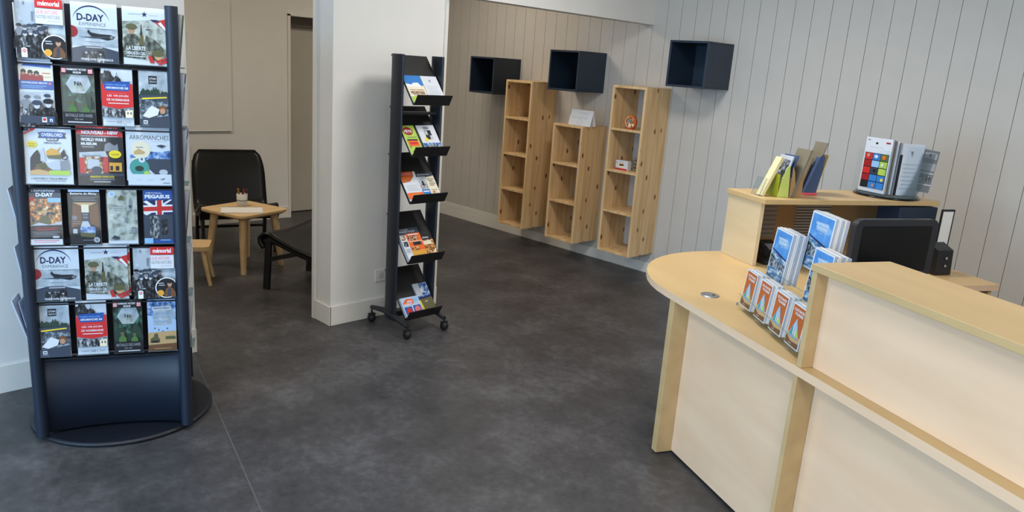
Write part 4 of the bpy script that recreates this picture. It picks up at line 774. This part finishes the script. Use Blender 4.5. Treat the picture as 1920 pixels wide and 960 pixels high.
# raised counter on the straight unit
ru = thing('raised_counter', 'raised pale wood counter standing on the straight desk section', 'counter', W(.8, .15, ZT+.0005), TH)
hU = ZU-ZT
def r_(a0, b0, z0, a1, b1, z1, mat, m): m.box(a0-.8, b0-.15, z0, a1-.8, b1-.15, z1, mat)
m = MB(); r_(.003, .004, 0, .025, .318, hU-.025, 'maple_shaded', m); m.build('end_panel', ru, bevel=.001)
m = MB(); r_(.0255, .052, 0, AX, .070, hU-.025, 'maple', m); m.build('front_panel', ru)
m = MB()
for (a0, b0, a1, b1) in ((-.002, 0, AX, .322),): m.box(a0-.8, b0-.15, hU-.0245, a1-.8, b1-.15, hU, 'maple_top')
m.build('counter_top', ru, bevel=.002)
# hutch on the return
hu = thing('open_shelf_unit', 'pale wood open shelf unit on the far desk with leaflet holders on top', 'shelf', W(-1.34, 1.25, ZT+.0005), TH)
hH = ZH-ZT
def h_(a0, b0, z0, a1, b1, z1, mat, m): m.box(a0+1.34, b0-1.25, z0, a1+1.34, b1-1.25, z1, mat)
m = MB(); h_(-1.475, .690, 0, -1.195, .712, hH-.0255, 'maple_side', m); m.build('end_panel', hu, bevel=.001)
m = MB(); h_(-1.475, .7125, 0, -1.459, 1.80, hH-.0255, 'card_and_shaded_wood', m); m.build('back_panel', hu)  # wood in shade: the darkness is put into the brown colour
m = MB(); h_(-1.455, 1.782, 0, -1.32, 1.80, hH-.0255, 'maple_shaded', m); m.build('end_panel', hu, bevel=.001)
m = MB(); h_(-1.485, .682, hH-.025, -1.160, 1.81, hH, 'maple_top', m); m.build('top_board', hu, bevel=.0015)
# return desk support
rd = thing('return_desk_frame', 'pale wood side panel carrying the far end of the desk near the boarded wall', 'desk', W(-1.1, 1.8, 0), TH)
m = MB(); m.box(-.38, 0, .002, .335, .02, zt, 'maple_shaded'); m.build('side_panel', rd)
m = MB(); m.box(-.38, -.9, .3, -.36, -.001, zt, 'maple'); m.build('modesty_panel', rd)

# ---- leaflet display on the worktop
HA = TH-.247; hd_ = Vector((math.cos(HA), math.sin(HA), 0)); hn = Vector((-hd_.y, hd_.x, 0)); HB = W(-.578, .179, ZT+.001)
ho = thing('clear_leaflet_display', 'stepped clear plastic leaflet display on the worktop beside the raised counter', 'leaflet holder', HB, HA)
L3 = .535
def sheet(name, quads, parent, mat='acrylic'):
    mm = MB()
    for q in quads: mm.add(q, [tuple(range(len(q)))], mat)
    return mm.build(name, parent)
sheet('base_sheet', [[(0, 0, .001), (L3, 0, .001), (L3, .21, .001), (0, .21, .001)]], ho)
for k, (y, z, l3, zt_, hh) in enumerate(((.0, .018, L3, .045, .1), (.085, .145, L3, .04, .12), (.165, .215, .36, .04, .12))):
    sheet('tier', [[(0, y-.005, z-.014), (l3, y-.005, z-.014), (l3, y-.005, z+zt_), (0, y-.005, z+zt_)], [(0, y-.005, z-.014), (l3, y-.005, z-.014), (l3, y+.062, z-.014), (0, y+.062, z-.014)]], ho)
    mm = MB(); mm.bar((0, y-.005, z+zt_), (l3, y-.005, z+zt_), .0015, .0015, 'acrylic_edge', (0, 1, 0)); mm.build('tier_edge', ho)
sheet('side_sheet', [[(0, -.006, 0), (0, .21, 0), (0, .23, .33), (0, .21, .33), (0, .15, .23), (0, .07, .15), (0, -.006, .05)]], ho)
mm = MB(); mm.bar((0, .20, .0), (0, .07, .15), .002, .002, 'acrylic_edge', (1, 0, 0)); mm.build('side_edge', ho)
m = MB(); m.lathe([(.006, 0), (.006, .006)], 'acrylic_edge', c=(.006, -.012, .02), ax='y', n=10); m.build('clip', ho)
def on_holder(design, s, off, z, w, h, lab, grp, nstack, thick, tilt, short, cat='leaflet'):
    up = (Vector((0, 0, 1))+hn*tilt).normalized(); bk = up.cross(hd_).normalized()
    p = Vector((HB.x, HB.y, 0))+hd_*(s+w/2)+hn*off+Vector((0, 0, z))
    leaflet('leaflet', design, w, h, frame_mat(p, hd_, up), lab, grp, t=.003, cat=cat)
    if nstack:
        t = thick/nstack
        me = None
        for i in range(nstack):
            q = p+bk*(.0036+t*i)+up*random.uniform(-.0, .003)+hd_*random.uniform(-.0008, .0008)
            if i < 2:
                mm = MB(); mm.box(-w/2, 0, 0, w/2, t*.8, h, ('page_block', 'paper')[i]); o = mm.build('leaflet', mat4=frame_mat(q, hd_, up)); me = (me or [])+[o]
            else:
                o = me[i % 3 == 2].copy(); COL.objects.link(o); o.matrix_world = frame_mat(q, hd_, up)
            tag(o, 'spare copy stacked behind the '+short, cat, 'spare copies behind the '+short)
SM = ['leftmost', 'second', 'third', 'rightmost']
for i in range(4):
    on_holder('mini', .004+.1435*i, .002, ZT+.022, .104, .150, 'small orange COUTANCES TOURISME leaflet, %s in the lowest tier' % SM[i], 'small orange leaflets', 8, .044, .10, '%s small orange leaflet of the lowest tier' % SM[i])
on_holder('tall', .018, .085, .905, .150, .200, 'blue COUTANCES TOURISME brochure at the left of the middle tier', 'blue brochures', 8, .058, .10, 'left blue brochure of the middle tier')
on_holder('tall', .350, .085, .905, .140, .200, 'blue COUTANCES TOURISME brochure beside the raised counter end', 'blue brochures', 8, .058, .10, 'blue brochure next to the counter end')
on_holder('tall', .135, .165, .985, .180, .215, 'large blue COUTANCES TOURISME brochure standing highest at the back', 'blue brochures', 8, .05, .08, 'highest blue brochure')

# ---- leaflet holders on the shelf unit
def at_h(a, b, z=0): return W(a, b, ZH+.001+z)
# clear holder
c1 = thing('clear_holder', 'small clear leaflet holder at the left front corner of the shelf unit top', 'leaflet holder', at_h(-1.29, .715), TH)
m = MB()
pr = [(-.0, 0), (.05, 0), (.085, .10), (.055, .10)]
for x in (-.035, .033): m.prism([(p[0], p[1]) for p in ((0, 0), (.055, 0), (.085, .09), (.03, .09))], x, x+.002, 'acrylic', ax='x'); m.bar((x+.001, .055, .0), (x+.001, .085, .09), .002, .002, 'acrylic_edge', (1, 0, 0)); m.bar((x+.001, 0, .0), (x+.001, .03, .09), .002, .002, 'acrylic_edge', (1, 0, 0))
m.prism([(0, 0), (.002, 0), (.032, .09), (.03, .09)], -.035, .035, 'acrylic', ax='x'); m.prism([(.053, 0), (.055, 0), (.085, .09), (.083, .09)], -.035, .035, 'acrylic', ax='x'); m.box(-.035, .002, 0, .035, .053, .002, 'acrylic'); m.build('holder_body', c1)
def lean_item(name, a, b, z, w, h, t, lean, mat, lab, grp='papers in the holders on the shelf unit', cat='leaflet', front=None, extra=0):
    up = (Vector((0, 0, 1))+V*lean).normalized()
    M = frame_mat(at_h(a, b, z), U, up); mm = MB(); mm.box(-w/2, 0, 0, w/2, t, h, mat)
    if front: draw(mm, front, w, h)
    return tag(mm.build(name, mat4=M), lab, cat, grp)
lean_item('leaflet', -1.275, .725, .004, .045, .215, .016, .46, 'card_cream', 'cream leaflet pack leaning back in the clear holder')
# yellow holder
c2 = thing('yellow_holder', 'translucent yellow leaflet holder with pale green side on the shelf unit', 'leaflet holder', at_h(-1.28, .80), TH)
m = MB(); m.box(-.055, 0, .002, .053, .002, .115, 'acrylic_yellow'); m.box(-.055, .0, 0, .053, .07, .002, 'acrylic_yellow'); m.box(-.055, .0, .002, -.053, .07, .1, 'acrylic_yellow'); m.build('front_pocket', c2)
m = MB(); m.prism([(0, 0), (.066, 0), (.052, .155), (.046, .16), (.036, .155), (.012, .09)], .0535, .0565, 'green_card', ax='x'); m.build('side_panel', c2)
lean_item('leaflet', -1.285, .815, .004, .1, .21, .006, .28, 'ink_lgrey', 'grey picture leaflet in the yellow holder, nearest the front', front=[('r', 0, 0, 1, 1, I('lgrey')), ('r', .1, .1, .9, .6, 'photo_rocks')])
lean_item('leaflet', -1.285, .835, .004, .1, .215, .008, .30, 'blue_card', 'blue-grey leaflet behind the grey one in the yellow holder')
# brown holder
c3 = thing('brown_holder', 'brown cardboard leaflet holder beside the yellow one on the shelf unit', 'leaflet holder', at_h(-1.28, .872), TH)
m = MB(); m.prism([(0, 0), (.074, 0), (.070, .15), (.058, .155), (.028, .06), (.012, .13), (.0, .155)], .0535, .0565, 'card_and_shaded_wood', ax='x'); m.box(-.055, .0, 0, .053, .072, .002, 'card_and_shaded_wood'); m.box(-.055, .0, .002, .053, .002, .1, 'card_and_shaded_wood'); m.build('holder_body', c3)
lean_item('leaflet', -1.265, .882, .004, .105, .25, .01, .30, 'greyboard', 'tall grey-brown card leaning back in the brown holder')
lean_item('leaflet', -1.275, .906, .004, .1, .20, .004, .18, 'paper', 'white sheet just showing behind the grey-brown card')
# blue holder on pink foot
c4 = thing('blue_holder', 'dark blue leaflet holder on a pink foot on the shelf unit', 'leaflet holder', at_h(-1.345, 1.02), TH)
m = MB(); m.box(-.055, 0, 0, .05, .085, .014, 'pink_plastic'); m.build('foot', c4, bevel=.003)
m = MB(); m.prism([(.0, .0145), (.075, .0145), (.094, .12), (.098, .2), (.084, .216), (.066, .2)], .047, .05, 'blue_card', ax='x'); m.prism([(0, .0145), (.003, .0145), (.069, .2), (.066, .2)], .02, .047, 'blue_card', ax='x'); m.build('holder_body', c4)
lean_item('leaflet', -1.37, 1.00, .004, .1, .2, .006, .33, 'greyboard', 'grey-green leaflet leaning in front of the dark blue holder')
lean_item('leaflet', -1.345, 1.05, .016, .09, .268, .006, .28, 'greyboard', 'tallest grey-beige card rising behind the dark blue holder')
lean_item('leaflet', -1.375, 1.115, .001, .1, .215, .006, .24, 'card_cream', 'flat beige panel leaning at the right of the dark blue holder')  # plain beige panel filling the tan area beside the blue holder
# ---- revolving display
rv = thing('revolving_display', 'round-based revolving clear leaflet display at the far end of the shelf unit', 'leaflet holder', at_h(-1.32, 1.59), TH)
m = MB(); m.lathe([(.165, 0), (.168, .003), (.168, .007), (.15, .009)], 'gloss_black', n=48); m.lathe([(.15, .0115), (.158, .013), (.158, .017), (.15, .018)], 'acrylic_smoke', n=48); m.build('base_disc', rv)
def panel(x0, y0, x1, y1, z0, z1, mat, t=.003):
    mm = MB(); mm.bar((x0, y0, (z0+z1)/2), (x1, y1, (z0+z1)/2), t, z1-z0, mat, side=(-(y1-y0), (x1-x0), 0)); return mm
panel(-.12, -.125, .10, -.105, .02, .25, 'acrylic').build('clear_pocket', rv)
panel(.105, -.09, .075, .14, .02, .29, 'acrylic').build('clear_pocket', rv)
panel(.12, -.03, .145, .09, .02, .285, 'acrylic').build('clear_pocket', rv)
m = MB()
def cf(u, v): return (.138, .02+.09*u+.035*v-.05*(1-v)**3, .02+.23*v)
m.grid(cf, 6, 12, 'acrylic_smoke'); m.build('curved_pocket', rv, solid=.0015)
bpy.context.view_layer.update()
BRp = W(-1.235, 1.487, ZH+.022); BLp = W(-1.398, 1.463, ZH+.022); dr = (BRp-BLp).normalized()
leaflet('leaflet', 'thumbs', .163, .29, frame_mat((BRp+BLp)/2, dr, (Vector((0, 0, 1)))), 'white leaflet with a grid of red, blue and green pictures in the revolving display', 'leaflets in the revolving display', t=.014)
bk = Vector((0, 0, 1)).cross(dr)
for i, (off, mt) in enumerate(((.020, 'greyboard'), (.030, 'ink_offwhite'), (.040, 'ink_grey'))):
    mm = MB(); mm.box(-.08, 0, 0, .08, .004, .285-.004*i, mt); tag(mm.build('leaflet', mat4=frame_mat((BRp+BLp)/2+bk*off+dr*.008*(i+1), dr, (0, 0, 1))), ['grey leaflet right behind the picture-grid leaflet', 'off-white leaflet second behind the picture-grid leaflet', 'mid-grey leaflet third behind the picture-grid leaflet'][i], 'leaflet', 'leaflets in the revolving display')
mm = MB(); mm.box(-.08, 0, 0, .088, .016, .215, 'soft_black'); o = mm.build('divider'); o.parent = rv; o.matrix_world = frame_mat((BRp+BLp)/2+bk*.047+dr*.02, dr, (0, 0, 1))
Mq = frame_mat(W(-1.205, 1.60, ZH+.022), (V*.9+U*.25), (0, 0, 1))
leaflet('leaflet', 'notice', .12, .275, Mq, 'off-white sheet on the right side of the revolving display', 'leaflets in the revolving display', t=.003)
Mq = frame_mat(W(-1.20, 1.70, ZH+.045), (V*.95+U*.1), Vector((0, 0, 1))+V*.12)
D['greyfly'] = [('r', 0, 0, 1, 1, I('grey')), ('r', .1, .06, .9, .2, I('lgrey')), ('r', .4, .08, .5, .16, I('ink')), ('r', .05, .3, .95, .48, I('lgrey')), ('r', .05, .52, .95, .56, I('offwhite')), ('r', .1, .6, .9, .74, 'photo_rocks'), ('r', 0, .8, 1, .83, I('offwhite'))]
leaflet('leaflet', 'greyfly', .10, .225, Mq, 'grey leaflet behind the smoked clear pocket of the revolving display', 'leaflets in the revolving display', t=.003)

# ---- things under the shelf unit
pc = MB(); pc.box(-.045, 0, 0, .045, .002, .15, 'list_pale')
def pinned(name, a, b0, b1, z0, z1, mat, lab):
    mm = MB(); mm.box(0, 0, 0, .0015, b1-b0, z1-z0, mat); o = mm.build(name, loc=W(a, b0, z0), rot=(0, 0, TH)); return tag(o, lab, 'paper', 'papers on the back of the shelf unit')
pinned('paper_sheet', -1.4583, .80, 1.00, .84, 1.055, 'list_pale', 'grey sheet pinned at the left inside the open shelf unit')
pinned('paper_sheet', -1.4583, 1.125, 1.36, .80, 1.058, 'list_print', 'closely printed list pinned inside the open shelf unit behind the brochures')
ph = thing('desk_phone', 'black desk telephone standing in the left end of the open shelf unit', 'telephone', W(-1.30, .86, ZT+.001), TH)
m = MB(); m.prism([(-.11, 0), (.10, 0), (.10, .02), (-.11, .085)], -.09, .09, 'soft_black', ax='y'); pb = m.build('phone_body', ph, bevel=.004)
m = MB(); m.tube([(-.09, -.065, .10), (-.06, -.065, .112), (.05, -.065, .074), (.085, -.065, .05)], [.02, .015, .015, .02], 'soft_black', n=12); m.build('handset', ph)
m = MB(); m.prism([(-.06, .0715), (.0, .0532), (.0, .0545), (-.06, .0728)], .0, .07, 'ink_grey', ax='y'); m.build('phone_screen', pb)
# monitor
mo = thing('computer_monitor', 'black wide computer monitor standing on the far desk in front of the shelf unit', 'monitor', W(-.86, 1.208, ZT+.001), TH)
m = MB()
def rrect(w, h, r, cz):
    return [(x, z+cz) for x, z in [(cx+r*math.cos(math.radians(a0+90*k/6)), cy+r*math.sin(math.radians(a0+90*k/6))) for cx, cy, a0 in ((w-r, h-r, 0), (-w+r, h-r, 90), (-w+r, -h+r, 180), (w-r, -h+r, 270)) for k in range(7)]]
m.prism(rrect(.252, .145, .04, .172), -.004, .028, 'bezel', ax='x'); hs = m.build('housing', mo, bevel=.004)
m = MB(); m.prism(rrect(.212, .112, .012, .174), .0285, .0295, 'gloss_black', ax='x'); m.build('screen', hs)
m = MB(); m.box(-.05, -.03, .01, -.005, .03, .16, 'soft_black'); m.build('stand_neck', mo)
m = MB(); m.lathe([(.09, 0), (.1, .003), (.1, .009), (.08, .012)], 'soft_black', c=(-.02, 0, 0), n=32); m.build('stand_foot', mo)
# dark cabinet box and framed sheet
bx_ = thing('dark_box', 'dark blue-grey metal box under the far end of the shelf unit top', 'box', W(-1.17, 1.66, ZT+.001), TH)
m = MB(); m.box(-.14, -.12, 0, .015, .138, .315, 'cube_navy'); m.build('box_body', bx_, bevel=.003)
fs = thing('framed_sheet', 'white paper sheet in a thin dark frame standing beside the dark box', 'sign', W(-1.105, 1.778, ZT+.001), TH)
m = MB(); m.box(0, 0, .1, .004, .075, .305, 'paper'); m.build('sheet', fs)
m = MB(); m.box(-.004, -.006, .09, .006, 0, .315, 'soft_black'); m.box(-.004, .075, .09, .006, .081, .315, 'soft_black'); m.box(-.004, 0, .305, .006, .075, .315, 'soft_black'); m.box(-.02, 0, 0, .002, .075, .099, 'soft_black'); m.build('frame', fs)
dv = thing('desk_device', 'small black device with knobs standing between monitor and boarded wall', 'device', W(-1.0, 1.66, ZT+.001), TH)
m = MB(); m.prism([(-.05, 0), (.06, 0), (.05, .13), (-.02, .16), (-.05, .14)], -.035, .07, 'soft_black', ax='y'); m.build('device_body', dv, bevel=.006)
for z in (.05, .09):
    m = MB(); m.lathe([(.007, 0), (.007, .005), (.005, .006)], 'steel', c=(.06, .02, z), ax='x', n=16); m.build('knob', dv)

# ================================================================== LIGHT
def area(name, loc, rot, sx, sy, power, col):
    L = bpy.data.lights.new(name, 'AREA'); L.shape = 'RECTANGLE'; L.size = sx; L.size_y = sy; L.energy = power; L.color = col
    o = bpy.data.objects.new(name, L); COL.objects.link(o); o.location = loc; o.rotation_euler = rot; return o
area('daylight_window', (-2.1, YF+.02, 1.4), (PI/2, 0, 0), 2.3, 2.0, 150, (.36, .65, 1.0))
area('daylight_window', (.8, YF+.02, 1.4), (PI/2, 0, 0), 2.3, 2.0, 42, (1.0, .96, .92))
area('daylight_window', (XR-.02, .4, 1.4), (PI/2, 0, PI/2), 3.9, 2.0, 18, (.88, .94, 1.0))
for i, (x, y) in enumerate(LAMPS):
    p = [20, 32, 20, 21, 17, 13][i]; c = (1, .97, .93) if i < 4 else (1, .88, .72)  # warm colour goes to the added side room and passage lamps
    area('lamp_light', (x, y, ZC-.03), (0, 0, 0), .56, .56, p, c)
w = bpy.data.worlds.new('sky'); SC.world = w; w.use_nodes = True
bg = w.node_tree.nodes['Background']; bg.inputs['Color'].default_value = (.7, .83, 1, 1); bg.inputs['Strength'].default_value = .5

# ================================================================== CAMERA
yaw, pitch, roll = -0.777299, 0.248542, 0.0717651
cy_, sy_, cp_, sp_ = math.cos(yaw), math.sin(yaw), math.cos(pitch), math.sin(pitch)
fw = Vector((sy_*cp_, cy_*cp_, -sp_)); rt = Vector((cy_, -sy_, 0)); up = rt.cross(fw)
r2 = rt*math.cos(roll)+up*math.sin(roll); u2 = up*math.cos(roll)-rt*math.sin(roll)
cam = bpy.data.cameras.new('camera'); cam.sensor_width = 36; cam.lens = 1417.2/1920*36; cam.clip_start = .05
co = bpy.data.objects.new('camera', cam); COL.objects.link(co)
M = Matrix.Identity(4)
for i, c in enumerate((r2, u2, -fw)):
    for j in range(3): M[j][i] = c[j]
M.translation = Vector((0, 0, 1.66)); co.matrix_world = M
SC.camera = co
